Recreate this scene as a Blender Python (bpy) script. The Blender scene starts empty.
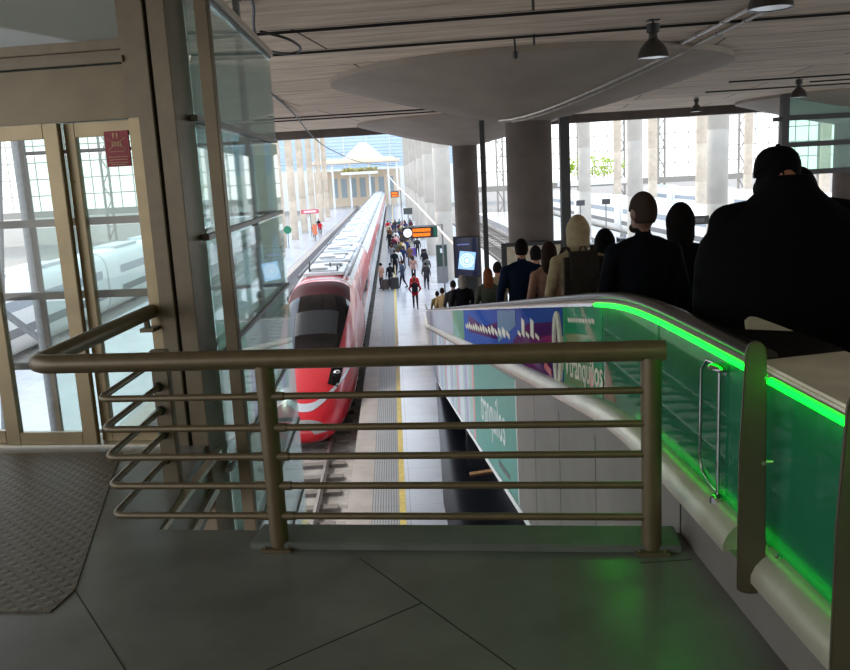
import bpy, bmesh, math, random
import numpy as np
from mathutils import Vector, Matrix
random.seed(7)
SC = bpy.context.scene
COL = SC.collection
D2R = math.radians

# ------------------------------------------------------------------ frames
TH = D2R(9.65)                              # the gate line is turned 9.65 deg off the platforms
UV = Vector((math.cos(TH), -math.sin(TH), 0)); NV = Vector((math.sin(TH), math.cos(TH), 0))
ZV = Vector((0, 0, 1))
def fr(o, u, n=0, z=0):
    return Vector(o) + UV*u + NV*n + ZV*z
PLAT = -5.6; BED = -6.5

# ------------------------------------------------------------------ materials
def lin(c):
    return tuple(((v/255)/12.92 if v/255 <= .04045 else ((v/255+.055)/1.055)**2.4) for v in c)
MATS = {}
def mat(name, rgb, rough=.5, metal=0, var=.08, scale=8, bump=0, spec=.5, emit=None, stretch=None, coat=0):
    if name in MATS: return MATS[name]
    m = bpy.data.materials.new(name); m.use_nodes = True; nt = m.node_tree; N = nt.nodes; L = nt.links
    b = N['Principled BSDF']; c = lin(rgb)
    b.inputs['Roughness'].default_value = rough; b.inputs['Metallic'].default_value = metal
    b.inputs['Specular IOR Level'].default_value = spec
    b.inputs['Coat Weight'].default_value = coat
    tc = N.new('ShaderNodeTexCoord'); mp = N.new('ShaderNodeMapping'); nz = N.new('ShaderNodeTexNoise')
    nz.inputs['Scale'].default_value = scale; nz.inputs['Detail'].default_value = 5
    if stretch: mp.inputs['Rotation'].default_value = (0, 0, stretch[1]); mp.inputs['Scale'].default_value = stretch[0]
    L.new(tc.outputs['Object'], mp.inputs['Vector']); L.new(mp.outputs['Vector'], nz.inputs['Vector'])
    cr = N.new('ShaderNodeValToRGB')
    cr.color_ramp.elements[0].position = .3; cr.color_ramp.elements[1].position = .7
    cr.color_ramp.elements[0].color = tuple(max(0, v*(1-var*2)) for v in c)+(1,)
    cr.color_ramp.elements[1].color = tuple(min(1, v*(1+var*2)) for v in c)+(1,)
    L.new(nz.outputs['Fac'], cr.inputs['Fac']); L.new(cr.outputs['Color'], b.inputs['Base Color'])
    if bump:
        bp = N.new('ShaderNodeBump'); bp.inputs['Strength'].default_value = bump; bp.inputs['Distance'].default_value = .02
        L.new(nz.outputs['Fac'], bp.inputs['Height']); L.new(bp.outputs['Normal'], b.inputs['Normal'])
    if emit:
        b.inputs['Emission Color'].default_value = lin(emit[0])+(1,); b.inputs['Emission Strength'].default_value = emit[1]
    MATS[name] = m; return m
def glass(name, rgb, clear=.8, rough=.02, gloss=.5, diffuse=0.0):
    """thin sheet: tinted see-through + fresnel reflection (+ translucent film)"""
    if name in MATS: return MATS[name]
    m = bpy.data.materials.new(name); m.use_nodes = True; nt = m.node_tree; N = nt.nodes; L = nt.links
    N.remove(N['Principled BSDF']); out = N['Material Output']
    t = N.new('ShaderNodeBsdfTransparent'); t.inputs['Color'].default_value = tuple(clear*v for v in lin(rgb))+(1,)
    g = N.new('ShaderNodeBsdfGlossy'); g.inputs['Roughness'].default_value = rough; g.inputs['Color'].default_value = (1, 1, 1, 1)
    f = N.new('ShaderNodeFresnel'); f.inputs['IOR'].default_value = 1.45
    mu = N.new('ShaderNodeMath'); mu.operation = 'MULTIPLY'; mu.inputs[1].default_value = gloss; L.new(f.outputs[0], mu.inputs[0])
    a = t
    if diffuse:
        nz = N.new('ShaderNodeTexNoise'); nz.inputs['Scale'].default_value = 3
        d1 = N.new('ShaderNodeBsdfDiffuse'); d1.inputs['Color'].default_value = lin(rgb)+(1,)
        d2 = N.new('ShaderNodeBsdfTranslucent'); d2.inputs['Color'].default_value = lin(rgb)+(1,)
        ad = N.new('ShaderNodeMixShader'); L.new(d1.outputs[0], ad.inputs[1]); L.new(d2.outputs[0], ad.inputs[2])
        mm = N.new('ShaderNodeMixShader')
        mr = N.new('ShaderNodeMapRange'); mr.inputs['To Min'].default_value = diffuse*.85; mr.inputs['To Max'].default_value = min(1, diffuse*1.15)
        L.new(nz.outputs['Fac'], mr.inputs['Value']); L.new(mr.outputs[0], mm.inputs[0])
        L.new(t.outputs[0], mm.inputs[1]); L.new(ad.outputs[0], mm.inputs[2]); a = mm
    mx = N.new('ShaderNodeMixShader'); L.new(mu.outputs[0], mx.inputs[0]); L.new(a.outputs[0], mx.inputs[1]); L.new(g.outputs[0], mx.inputs[2])
    L.new(mx.outputs[0], out.inputs['Surface']); MATS[name] = m; return m
def brick(name, rgb, mortar, bw, bh, rot, rough, msize=.012, var=.1, nscale=3, nstretch=(1, 1, 1), metal=0, bump=.15, offs=.5, spec=.5, loc=(0, 0, 0), rvar=.1):
    if name in MATS: return MATS[name]
    m = bpy.data.materials.new(name); m.use_nodes = True; nt = m.node_tree; N = nt.nodes; L = nt.links
    b = N['Principled BSDF']; c = lin(rgb)
    tc = N.new('ShaderNodeTexCoord'); mp = N.new('ShaderNodeMapping'); mp.inputs['Rotation'].default_value = (0, 0, rot); mp.inputs['Location'].default_value = loc
    L.new(tc.outputs['Object'], mp.inputs['Vector'])
    br = N.new('ShaderNodeTexBrick'); br.inputs['Scale'].default_value = 1; br.inputs['Brick Width'].default_value = bw; br.inputs['Row Height'].default_value = bh
    br.inputs['Mortar Size'].default_value = msize; br.inputs['Mortar Smooth'].default_value = .2; br.offset = offs
    br.inputs['Color1'].default_value = c+(1,); br.inputs['Color2'].default_value = tuple(v*(1-var) for v in c)+(1,); br.inputs['Mortar'].default_value = lin(mortar)+(1,)
    L.new(mp.outputs[0], br.inputs['Vector'])
    m2 = N.new('ShaderNodeMapping'); m2.inputs['Scale'].default_value = nstretch; L.new(mp.outputs[0], m2.inputs['Vector'])
    nz = N.new('ShaderNodeTexNoise'); nz.inputs['Scale'].default_value = nscale; nz.inputs['Detail'].default_value = 8; nz.inputs['Roughness'].default_value = .65
    L.new(m2.outputs[0], nz.inputs['Vector'])
    mr = N.new('ShaderNodeMapRange'); mr.inputs['From Min'].default_value = .3; mr.inputs['From Max'].default_value = .7
    mr.inputs['To Min'].default_value = 1-var*2.2; mr.inputs['To Max'].default_value = 1+var*1.4; L.new(nz.outputs['Fac'], mr.inputs['Value'])
    mu = N.new('ShaderNodeMixRGB'); mu.blend_type = 'MULTIPLY'; mu.inputs[0].default_value = 1
    L.new(br.outputs['Color'], mu.inputs[1]); L.new(mr.outputs[0], mu.inputs[2]); L.new(mu.outputs[0], b.inputs['Base Color'])
    r2 = N.new('ShaderNodeMapRange'); r2.inputs['To Min'].default_value = rough-rvar; r2.inputs['To Max'].default_value = rough+rvar
    L.new(nz.outputs['Fac'], r2.inputs['Value']); L.new(r2.outputs[0], b.inputs['Roughness'])
    b.inputs['Metallic'].default_value = metal; b.inputs['Specular IOR Level'].default_value = spec
    bp = N.new('ShaderNodeBump'); bp.inputs['Strength'].default_value = bump; bp.inputs['Distance'].default_value = .01
    L.new(nz.outputs['Fac'], bp.inputs['Height']); L.new(bp.outputs['Normal'], b.inputs['Normal'])
    MATS[name] = m; return m
def diamond_plate(name):
    m = bpy.data.materials.new(name); m.use_nodes = True; nt = m.node_tree; N = nt.nodes; L = nt.links
    b = N['Principled BSDF']; b.inputs['Base Color'].default_value = lin((104, 95, 80))+(1,); b.inputs['Metallic'].default_value = .55; b.inputs['Roughness'].default_value = .5
    tc = N.new('ShaderNodeTexCoord'); hs = []
    for sgn in (1, -1):
        mp = N.new('ShaderNodeMapping'); mp.inputs['Rotation'].default_value = (0, 0, D2R(45*sgn)); mp.inputs['Scale'].default_value = (1, 1, 1)
        L.new(tc.outputs['Object'], mp.inputs['Vector'])
        br = N.new('ShaderNodeTexBrick'); br.inputs['Scale'].default_value = 1; br.inputs['Brick Width'].default_value = .12; br.inputs['Row Height'].default_value = .06
        br.inputs['Mortar Size'].default_value = .018; br.inputs['Mortar Smooth'].default_value = .6
        br.inputs['Color1'].default_value = br.inputs['Color2'].default_value = (1, 1, 1, 1); br.inputs['Mortar'].default_value = (0, 0, 0, 1)
        L.new(mp.outputs[0], br.inputs['Vector']); hs.append(br)
    mx = N.new('ShaderNodeMixRGB'); mx.blend_type = 'MULTIPLY'; mx.inputs[0].default_value = 1
    L.new(hs[0].outputs['Color'], mx.inputs[1]); L.new(hs[1].outputs['Color'], mx.inputs[2])
    bp = N.new('ShaderNodeBump'); bp.inputs['Strength'].default_value = .4; bp.inputs['Distance'].default_value = .006
    L.new(mx.outputs[0], bp.inputs['Height']); L.new(bp.outputs['Normal'], b.inputs['Normal'])
    MATS[name] = m; return m

# ------------------------------------------------------------------ mesh collector
class MB:
    def __init__(s): s.v = []; s.f = []; s.m = []; s.cur = 0
    def slot(s, i): s.cur = i; return s
    def add(s, vs, fs):
        o = len(s.v); s.v += [tuple(v) for v in vs]
        for f in fs: s.f.append(tuple(i+o for i in f)); s.m.append(s.cur)
        return s
    def obox(s, c, ax, ay, az):
        c = Vector(c); ax = Vector(ax); ay = Vector(ay); az = Vector(az)
        vs = [c+ax*i+ay*j+az*k for k in (-1, 1) for j in (-1, 1) for i in (-1, 1)]
        fs = [(0, 2, 3, 1), (4, 5, 7, 6), (0, 1, 5, 4), (2, 6, 7, 3), (0, 4, 6, 2), (1, 3, 7, 5)]
        if ax.cross(ay).dot(az) < 0: fs = [f[::-1] for f in fs]
        return s.add(vs, fs)
    def box(s, x0, x1, y0, y1, z0, z1):
        return s.obox(((x0+x1)/2, (y0+y1)/2, (z0+z1)/2), (abs(x1-x0)/2, 0, 0), (0, abs(y1-y0)/2, 0), (0, 0, abs(z1-z0)/2))
    def ubox(s, o, u0, u1, n0, n1, z0, z1):           # box in the turned gate frame
        c = fr(o, (u0+u1)/2, (n0+n1)/2, (z0+z1)/2)
        return s.obox(c, UV*abs(u1-u0)/2, NV*abs(n1-n0)/2, ZV*abs(z1-z0)/2)
    def bar(s, a, b, w, h=None, up=ZV):
        a = Vector(a); b = Vector(b); d = (b-a); l = d.length; d.normalize()
        sd = d.cross(Vector(up))
        if sd.length < 1e-4: sd = d.cross(Vector((1, 0, 0)))
        sd.normalize(); u2 = sd.cross(d).normalized(); h = h or w
        return s.obox((a+b)/2, d*l/2, sd*w/2, u2*h/2)
    def loft(s, rings, cap=True, closed=False):
        n = len(rings[0]); vs = [v for r in rings for v in r]; fs = []
        R = len(rings); rr = R if closed else R-1
        for i in range(rr):
            j = (i+1) % R
            for k in range(n):
                k2 = (k+1) % n; fs.append((i*n+k, i*n+k2, j*n+k2, j*n+k))
        if cap and not closed: fs.append(tuple(range(n))[::-1]); fs.append(tuple(range((R-1)*n, R*n)))
        return s.add(vs, fs)
    def tube(s, pts, r, seg=12, cap=True, ry=None, round_=False, closed=False):
        pts = [Vector(p) for p in pts]; n = len(pts)
        rs = list(r) if isinstance(r, (list, tuple)) else [r]*n
        T = []
        for i in range(n):
            if closed: t = pts[(i+1) % n]-pts[i-1]
            else: t = pts[min(i+1, n-1)]-pts[max(i-1, 0)]
            T.append(t.normalized())
        ref = Vector((0, 0, 1)) if abs(T[0].z) < .9 else Vector((0, 1, 0))
        x = T[0].cross(ref).normalized(); rings = []
        for i in range(n):
            x = (x - T[i]*x.dot(T[i])).normalized(); y = T[i].cross(x)
            k = 1
            rings.append([pts[i]+(x*math.cos(2*math.pi*a/seg)*rs[i]*k + y*math.sin(2*math.pi*a/seg)*(ry*rs[i] if ry else rs[i])) for a in range(seg)])
        if round_:
            def capr(i, sg):
                o = []
                for q in (.4, .75, .95):
                    c = pts[i]+T[i]*sg*rs[i]*q; sc = math.sqrt(1-q*q)
                    o.append([c+(v-pts[i])*sc for v in rings[i]])
                return o
            a = capr(0, -1)[::-1]; b = capr(n-1, 1); rings = a+rings+b
        return s.loft(rings, cap, closed)
    def lathe(s, prof, c, seg=24, axis='z'):
        c = Vector(c); rings = []
        for r, z in prof:
            if axis == 'z': rings.append([c+Vector((r*math.cos(2*math.pi*k/seg), r*math.sin(2*math.pi*k/seg), z)) for k in range(seg)])
            else: rings.append([c+Vector((r*math.cos(2*math.pi*k/seg), -z, r*math.sin(2*math.pi*k/seg))) for k in range(seg)])
        return s.loft(rings)
    def ell(s, c, rx, ry, rz, seg=14, rings=9):
        c = Vector(c); R = []
        for i in range(rings+1):
            t = math.pi*(i+.0)/rings; t = min(max(t, .05), math.pi-.05)
            R.append([c+Vector((rx*math.sin(t)*math.cos(2*math.pi*k/seg), ry*math.sin(t)*math.sin(2*math.pi*k/seg), -rz*math.cos(t))) for k in range(seg)])
        return s.loft(R)
    def prism(s, poly, d):
        d = Vector(d); n = len(poly); a = [Vector(p) for p in poly]; b = [p+d for p in a]
        fs = [tuple(range(n))[::-1], tuple(range(n, 2*n))]+[(k, (k+1) % n, (k+1) % n+n, k+n) for k in range(n)]
        return s.add(a+b, fs)
    def quad(s, a, b, c, d): return s.add([a, b, c, d], [(0, 1, 2, 3)])
    def build(s, name, mats, parent=None, smooth=True, bevel=0, angle=35, fix=True):
        me = bpy.data.meshes.new(name); me.from_pydata(s.v, [], s.f)
        if not isinstance(mats, (list, tuple)): mats = [mats]
        for m in mats: me.materials.append(m)
        me.polygons.foreach_set('material_index', s.m)
        if fix:
            bm = bmesh.new(); bm.from_mesh(me); bmesh.ops.recalc_face_normals(bm, faces=bm.faces)
            if bevel: bmesh.ops.bevel(bm, geom=[e for e in bm.edges if e.calc_face_angle(0) > .6], offset=bevel, segments=2, affect='EDGES', clamp_overlap=True)
            bm.to_mesh(me); bm.free()
        if smooth:
            me.polygons.foreach_set('use_smooth', [True]*len(me.polygons)); me.set_sharp_from_angle(angle=D2R(angle))
        me.update()
        o = bpy.data.objects.new(name, me); COL.objects.link(o)
        if parent: o.parent = parent; o.matrix_parent_inverse = parent.matrix_basis.inverted()
        return o
def tag(o, label=None, cat=None, group=None, kind=None):
    if label: o['label'] = label
    if cat: o['category'] = cat
    if group: o['group'] = group
    if kind: o['kind'] = kind
    return o
def thing(name, loc, label, cat, group=None, rz=0):
    o = bpy.data.objects.new(name, None); COL.objects.link(o); o.location = loc; o.rotation_euler = (0, 0, rz); o.empty_display_size = .2
    return tag(o, label, cat, group)
def struct(o, label=None):
    o['kind'] = 'structure'
    if label: o['label'] = label
    return o
def text_mesh(body, size, name, m, mtx, parent=None, shear=0, align='LEFT', bold=0):
    cu = bpy.data.curves.new('t', 'FONT'); cu.body = body; cu.size = size; cu.shear = shear; cu.align_x = align; cu.extrude = .002; cu.offset = bold
    o = bpy.data.objects.new('t', cu); COL.objects.link(o)
    dg = bpy.context.evaluated_depsgraph_get(); me = bpy.data.meshes.new_from_object(o.evaluated_get(dg))
    bpy.data.objects.remove(o); me.transform(mtx); me.materials.clear(); me.materials.append(m)
    r = bpy.data.objects.new(name, me); COL.objects.link(r)
    if parent: r.parent = parent; r.matrix_parent_inverse = parent.matrix_basis.inverted()
    return r
def basis(o, x, y, z):
    return Matrix(((x[0], y[0], z[0], o[0]), (x[1], y[1], z[1], o[1]), (x[2], y[2], z[2], o[2]), (0, 0, 0, 1)))

# palette ----------------------------------------------------------
M_ceil = brick('board_marked_concrete', (212, 194, 172), (70, 62, 54), 7.5, 2.32, TH, .85, msize=.024, var=.17, nscale=1.5, nstretch=(.35, 2.2, 1), bump=.5, loc=(0, .35, 0), spec=.2)
M_floor = mat('dark_polished_floor', (106, 105, 101), rough=.27, var=.1, scale=2.2, bump=.02)
M_kerb = mat('painted_grey_kerb', (100, 103, 98), rough=.5, var=.08, scale=5)
M_seam = mat('floor_joint', (28, 26, 24), rough=.9)
M_conc = mat('pale_concrete', (182, 174, 162), rough=.8, var=.035, scale=1.2, bump=.1)
M_tan = mat('warm_concrete', (200, 184, 163), rough=.8, var=.06, scale=1.2)
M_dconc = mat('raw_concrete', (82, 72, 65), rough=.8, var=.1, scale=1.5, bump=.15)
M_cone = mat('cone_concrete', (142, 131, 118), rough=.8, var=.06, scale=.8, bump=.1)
M_steel = mat('olive_painted_steel', (106, 93, 72), rough=.42, metal=.35, var=.05, scale=10)
M_rail = mat('brushed_rail_steel', (106, 92, 68), rough=.4, metal=.35, var=.05, scale=14)
M_frame = mat('bronze_frame', (98, 85, 63), rough=.38, metal=.45, var=.06, scale=4)
M_brass = mat('satin_bronze_door', (150, 132, 100), rough=.38, metal=.45, var=.05, scale=6)
M_dark = mat('dark_gap', (26, 24, 22), rough=.8)
M_black = mat('black_steel', (34, 33, 33), rough=.5, var=.05)
M_chrome = mat('chrome', (200, 200, 198), rough=.18, metal=1, var=.02)
M_ss = mat('satin_stainless', (196, 188, 172), rough=.32, metal=.85, var=.05, scale=20)
M_clad = mat('grey_steel_cladding', (128, 120, 112), rough=.5, metal=.3, var=.07, scale=2)
M_rubber = mat('black_rubber', (30, 29, 28), rough=.25, spec=.6)
M_white = mat('white_paint', (232, 232, 228), rough=.5, var=.03)
M_glass = glass('clear_glass', (249, 251, 249), .985, gloss=.7)
M_shaft = glass('shaft_glass', (236, 246, 243), .97, gloss=.6, diffuse=.12)
M_green_glass = glass('green_glass', (72, 176, 132), .8, gloss=.4, diffuse=.5)
M_tgreen = glass('pale_green_screen', (222, 243, 234), .96, gloss=.3, diffuse=.16)
M_led = mat('green_led', (10, 255, 60), emit=((0, 255, 26), 4.6), var=0)
M_filmg = glass('film_green', (70, 196, 140), .45, gloss=.3, diffuse=.8)
M_filmg2 = glass('film_mint', (150, 205, 180), .6, gloss=.3, diffuse=.7)
M_filmb = glass('film_blue', (84, 122, 214), .3, gloss=.2, diffuse=.85)
M_filmp = glass('film_purple', (120, 62, 136), .3, gloss=.3, diffuse=.85)
M_filml = glass('film_sky', (150, 190, 220), .3, gloss=.3, diffuse=.85)
M_filmw = glass('film_pale', (206, 206, 214), .5, gloss=.3, diffuse=.75)
M_ink = mat('pale_ink', (214, 206, 186), rough=.6)
M_red = mat('signal_red', (200, 30, 44), rough=.3, var=.03, coat=.4)
M_darkred = mat('notice_red', (150, 30, 38), rough=.5)
M_silver = mat('train_silver', (205, 208, 212), rough=.3, metal=.3, var=.04)
M_roof = mat('train_roof', (212, 216, 220), rough=.35, metal=.2, var=.08, scale=1.5)
M_wind = mat('windscreen_glass', (12, 11, 14), rough=.08, spec=.28)
M_grey = mat('mid_grey', (120, 120, 120), rough=.6)
M_plat = brick('platform_paving', (176, 176, 180), (130, 130, 134), 1.2, 1.2, 0, .22, msize=.008, var=.05, nscale=1.2, bump=.03, offs=0)
M_edge = mat('platform_edge_stone', (152, 140, 130), rough=.55, var=.08, scale=2)
M_tact = brick('tactile_strip', (150, 148, 146), (96, 94, 92), 6, .06, D2R(90), .55, msize=.012, var=.05)
M_yellow = mat('yellow_line', (206, 178, 92), rough=.6)
M_bdark = mat('shaded_floor_black', (24, 25, 30), rough=.2, var=.2, scale=1)
M_ballast = mat('track_bed', (142, 133, 124), rough=.9, var=.18, scale=3, bump=.3)
M_railst = mat('rail_steel', (150, 140, 132), rough=.35, metal=.8)
M_orange = mat('orange_matrix', (200, 90, 10), emit=((255, 120, 16), .55))
M_screen = mat('dark_display', (14, 15, 24), rough=.15, emit=((18, 24, 60), .25))
M_scrblue = mat('lit_blue', (170, 205, 240), emit=((140, 190, 245), .4))
M_scrwhite = mat('lit_white', (240, 244, 250), emit=((235, 242, 255), .4))
M_skin = mat('skin', (176, 124, 98), rough=.5, var=.04)
M_eye = mat('eye', (20, 16, 14), rough=.2)

# ================================================================== SETTING
# camera / world / sun first -----------------------------------------------
cam = bpy.data.cameras.new('camera'); co = bpy.data.objects.new('camera', cam); COL.objects.link(co)
cam.sensor_width = 36; cam.lens = 36; cam.clip_end = 900; cam.clip_start = .05
yaw, pitch, roll = D2R(1.6896), D2R(-10.8268), D2R(3.0)
f = Vector((math.sin(yaw)*math.cos(pitch), math.cos(yaw)*math.cos(pitch), math.sin(pitch)))
r0 = Vector((math.cos(yaw), -math.sin(yaw), 0)); u0 = r0.cross(f)
rr = r0*math.cos(roll)-u0*math.sin(roll); uu = u0*math.cos(roll)+r0*math.sin(roll)
co.matrix_world = basis((0, 0, 1.7), rr, uu, -f)
SC.camera = co
SC.view_settings.view_transform = 'Standard'; SC.view_settings.look = 'None'; SC.view_settings.gamma = 1
SC.view_settings.use_curve_mapping = False; SC.view_settings.exposure = 1.15
SC.cycles.use_denoising = True; SC.cycles.max_bounces = 10; SC.cycles.transparent_max_bounces = 24; SC.cycles.diffuse_bounces = 5
SC.cycles.sample_clamp_indirect = 6
w = bpy.data.worlds.new('world'); SC.world = w; w.use_nodes = True
N = w.node_tree.nodes; L = w.node_tree.links; bg = N['Background']
tc = N.new('ShaderNodeTexCoord'); sx = N.new('ShaderNodeSeparateXYZ'); L.new(tc.outputs['Generated'], sx.inputs[0])
cr = N.new('ShaderNodeValToRGB'); L.new(sx.outputs['Z'], cr.inputs[0])
cr.color_ramp.elements[0].position = 0; cr.color_ramp.elements[0].color = (.95, .97, 1, 1)
cr.color_ramp.elements[1].position = .7; cr.color_ramp.elements[1].color = (.62, .78, 1, 1)
L.new(cr.outputs[0], bg.inputs[0]); bg.inputs[1].default_value = 1.25
sl = bpy.data.lights.new('sun', 'SUN'); sl.energy = 1.3; sl.angle = D2R(9); sl.color = (1, .95, .86)
so = bpy.data.objects.new('sun', sl); COL.objects.link(so)
sd = Vector((-.55, .62, .72)).normalized(); so.rotation_euler = sd.to_track_quat('Z', 'Y').to_euler()

# added warm fill lamps, unseen, behind the viewer ------------------------------------
for i, x in enumerate((-4.5, 1.0, 6.5)):
    al = bpy.data.lights.new('fill_light', 'AREA'); al.shape = 'RECTANGLE'; al.size = 2.4; al.size_y = .6; al.energy = 40; al.color = (1, .86, .66)
    ao = bpy.data.objects.new('fill_light', al); COL.objects.link(ao); ao.location = (x, -4.5, 3.9)
W0_ = Vector((-2.3, 5.66, 0))
# mezzanine slab ------------------------------------------------------------
E0 = Vector((-1.27, 4.08, 0))                 # front-left corner of the opening
fl = MB()
edgeR = fr(E0, 10.5)
fl.prism([(-9, -9, -.45), (12, -9, -.45), (12, edgeR.y, -.45), (edgeR.x, edgeR.y, -.45), (E0.x, E0.y, -.45), (-1.33, 5.45, -.45), (-3.5, 5.9, -.45), (-9, 6.9, -.45)], (0, 0, .45))
struct(fl.build('floor', M_floor, smooth=False), 'dark polished stone floor of the upper concourse')
k = MB(); k.ubox(E0, .55, 2.52, -.22, .0, 0, .035)
struct(k.build('trim_1', M_kerb, bevel=.006), 'painted grey kerb strip along the floor edge below the railing')
sm = MB()
def seam(a, b, w=.005): sm.bar((a[0], a[1], .0004), (b[0], b[1], .0004), w, .0012)
seam((-.243, 3.606), (.331, 2.651)); seam((.331, 2.651), (1.0, 1.4)); seam((.021, 3.159), (-.9, 2.5)); seam((-1.473, 3.475), (-.6, 2.1)); seam((.974, 3.378), (1.2, 3.378))
struct(sm.build('trim_2', M_seam), 'thin dark joints between the floor slabs')
et = MB(); et.bar((-1.29, 4.1, -.03), (-1.24, 5.4, -.03), .05, .03); et.bar((-1.3, 4.5, -.32), (-1.3, 5.5, -.32), .04, .06)
struct(et.build('trim_3', M_ss), 'pale metal edge trim of the opening beside the lift')

wf = MB(); wf.ubox(W0_, -7, -2.2, 0, .15, 0, 4.0)
struct(wf.build('wall_front', M_frame), 'plain wall beside the lift')
# diamond plate --------------------------------------------------------------
dp = MB(); dp.prism([(-3.2, 3.62, 0.001), (-1.72, 3.31, .001), (-1.504, 3.281, .001), (-1.468, 3.465, .001), (-1.8, 5.05, .001), (-1.857, 5.4, .001), (-3.2, 5.6, .001)], (0, 0, .006))
tag(dp.build('checker_plate', diamond_plate('diamond_plate'), smooth=False), 'ribbed steel checker plate laid on the floor before the lift doors', 'floor plate')

# ceiling --------------------------------------------------------------------
ce = MB(); pR = fr((0, 0, 0), 34, 41.6); ce.prism([(-7.5, -10, 4.0), (28, -10, 4.0), (pR.x, pR.y, 4.0), (-7.5, (41.6+7.5*math.sin(TH))/math.cos(TH), 4.0)], (0, 0, .5))
struct(ce.build('ceiling', M_ceil, smooth=False), 'board-marked concrete ceiling')
cb = MB(); cb.ubox((0, 0, 0), -14.6, 34, 41.6, 42.2, 3.62, 4.5)
struct(cb.build('trim_4', M_dconc), 'dark edge beam at the front of the ceiling')
cj = MB()
for d, a, b in ((9.3, -6, 3), (13.68, -6, 20), (16.0, -6, 9), (28.6, 6, 30), (30.6, 9, 30), (32.2, -12, -3.5), (33.7, -12, -3), (32.4, 6, 30)):
    hw_ = .012 if d < 20 else .04
    cj.ubox((0, 0, 0), a, b, d-hw_, d+hw_, 3.955, 4.01)
struct(cj.build('trim_5', M_dark), 'dark cable trays and joints across the ceiling')
bw = MB(); bw.box(-9.2, 12.2, -9.3, -9, -.45, 4.0)
struct(bw.build('wall_back', M_dconc), 'concrete wall behind the viewer')
wr = MB(); wr.box(12, 12.3, -9, 2.5, -.45, 4.0)
struct(wr.build('wall_right', M_dconc))

# ground, platforms, tracks ---------------------------------------------------
g = MB(); g.box(-140, 160, -20, 330, BED-.3, BED)
struct(g.build('ground', M_ballast, smooth=False), 'track bed of the train hall')
def platform(i, x0, x1, y0, y1, label, kerb):
    p = MB(); p.box(x0, x1, y0, y1, BED, PLAT)
    struct(p.build('floor_platform' if i == 0 else 'floor_platform.%03d' % i, M_plat, smooth=False), label)
platform(0, -1.4, 8.1, 4, 218, 'paved crowded platform beside the red train', 1)
platform(1, -16.3, -8.3, 10, 218, 'sunlit platform beyond the empty track', 1)
platform(2, 14.2, 23.8, 8, 145, 'platform beyond the tracks behind the dark column', 1)
platform(3, 30.2, 39.6, 8, 145, 'farther platform behind the white trains', 1)
platform(4, 46.2, 55.4, 8, 145, 'farthest platform below the lattice windows', 1)
platform(5, -32, -24, 10, 135, 'platform seen through the lift doors', 1)
e = MB(); e.box(-1.4, -.85, 4, 218, PLAT, PLAT+.004); e.slot(1).box(-.85, -.24, 4, 218, PLAT, PLAT+.005); e.slot(2).box(-.24, -.1, 4, 218, PLAT, PLAT+.006)
struct(e.build('trim_6', [M_edge, M_tact, M_yellow], smooth=False), 'stone edge, ribbed tactile strip and yellow line of the platform')
e = MB(); e.box(-8.85, -8.3, 10, 218, PLAT, PLAT+.005); e.slot(1).box(-9.0, -8.9, 10, 218, PLAT, PLAT+.006)
struct(e.build('trim_7', [M_edge, M_tact], smooth=False), 'edge line of the far platform')
e = MB(); e.prism([(.95, 5, PLAT), (2.9, 5, PLAT), (2.9, 33, PLAT), (1.15, 29, PLAT), (.75, 18, PLAT)], (0, 0, .008))  # shade under the walkway, painted as a dark patch on the platform
struct(e.build('trim_8', M_bdark, smooth=False), 'black shiny floor area, painted shade under the walkway')
def track(i, x, y0, y1, label):
    t = thing('railway_track', (x, y0, BED), label, 'railway track', 'railway tracks of the hall')
    for s in (-.72, .72):
        m = MB(); m.box(x+s-.035, x+s+.035, y0, y1, BED+.12, BED+.26); m.box(x+s-.07, x+s+.07, y0, y1, BED+.08, BED+.12); m.build('rail', M_railst, t)
    m = MB(); y = y0
    while y < min(y1, 130): m.box(x-1.25, x+1.25, y, y+.28, BED-.02, BED+.1); y += 1.1 if y < 90 else 2.2
    tag(m.build('sleepers', mat('sleeper_brown', (112, 102, 93), rough=.9), t), kind='stuff')
track(0, -3.05, 8, 215, 'railway track under the red train')
track(1, -6.65, 8, 215, 'empty railway track between the red train and the sunlit platform')
track(2, 9.9, 12, 145, 'empty railway track next to the platform with the dark columns')
track(3, 12.6, 12, 145, 'empty railway track next to the platform of pale columns')
track(4, 27.0, 20, 145, 'railway track under the nearer white train')
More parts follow.
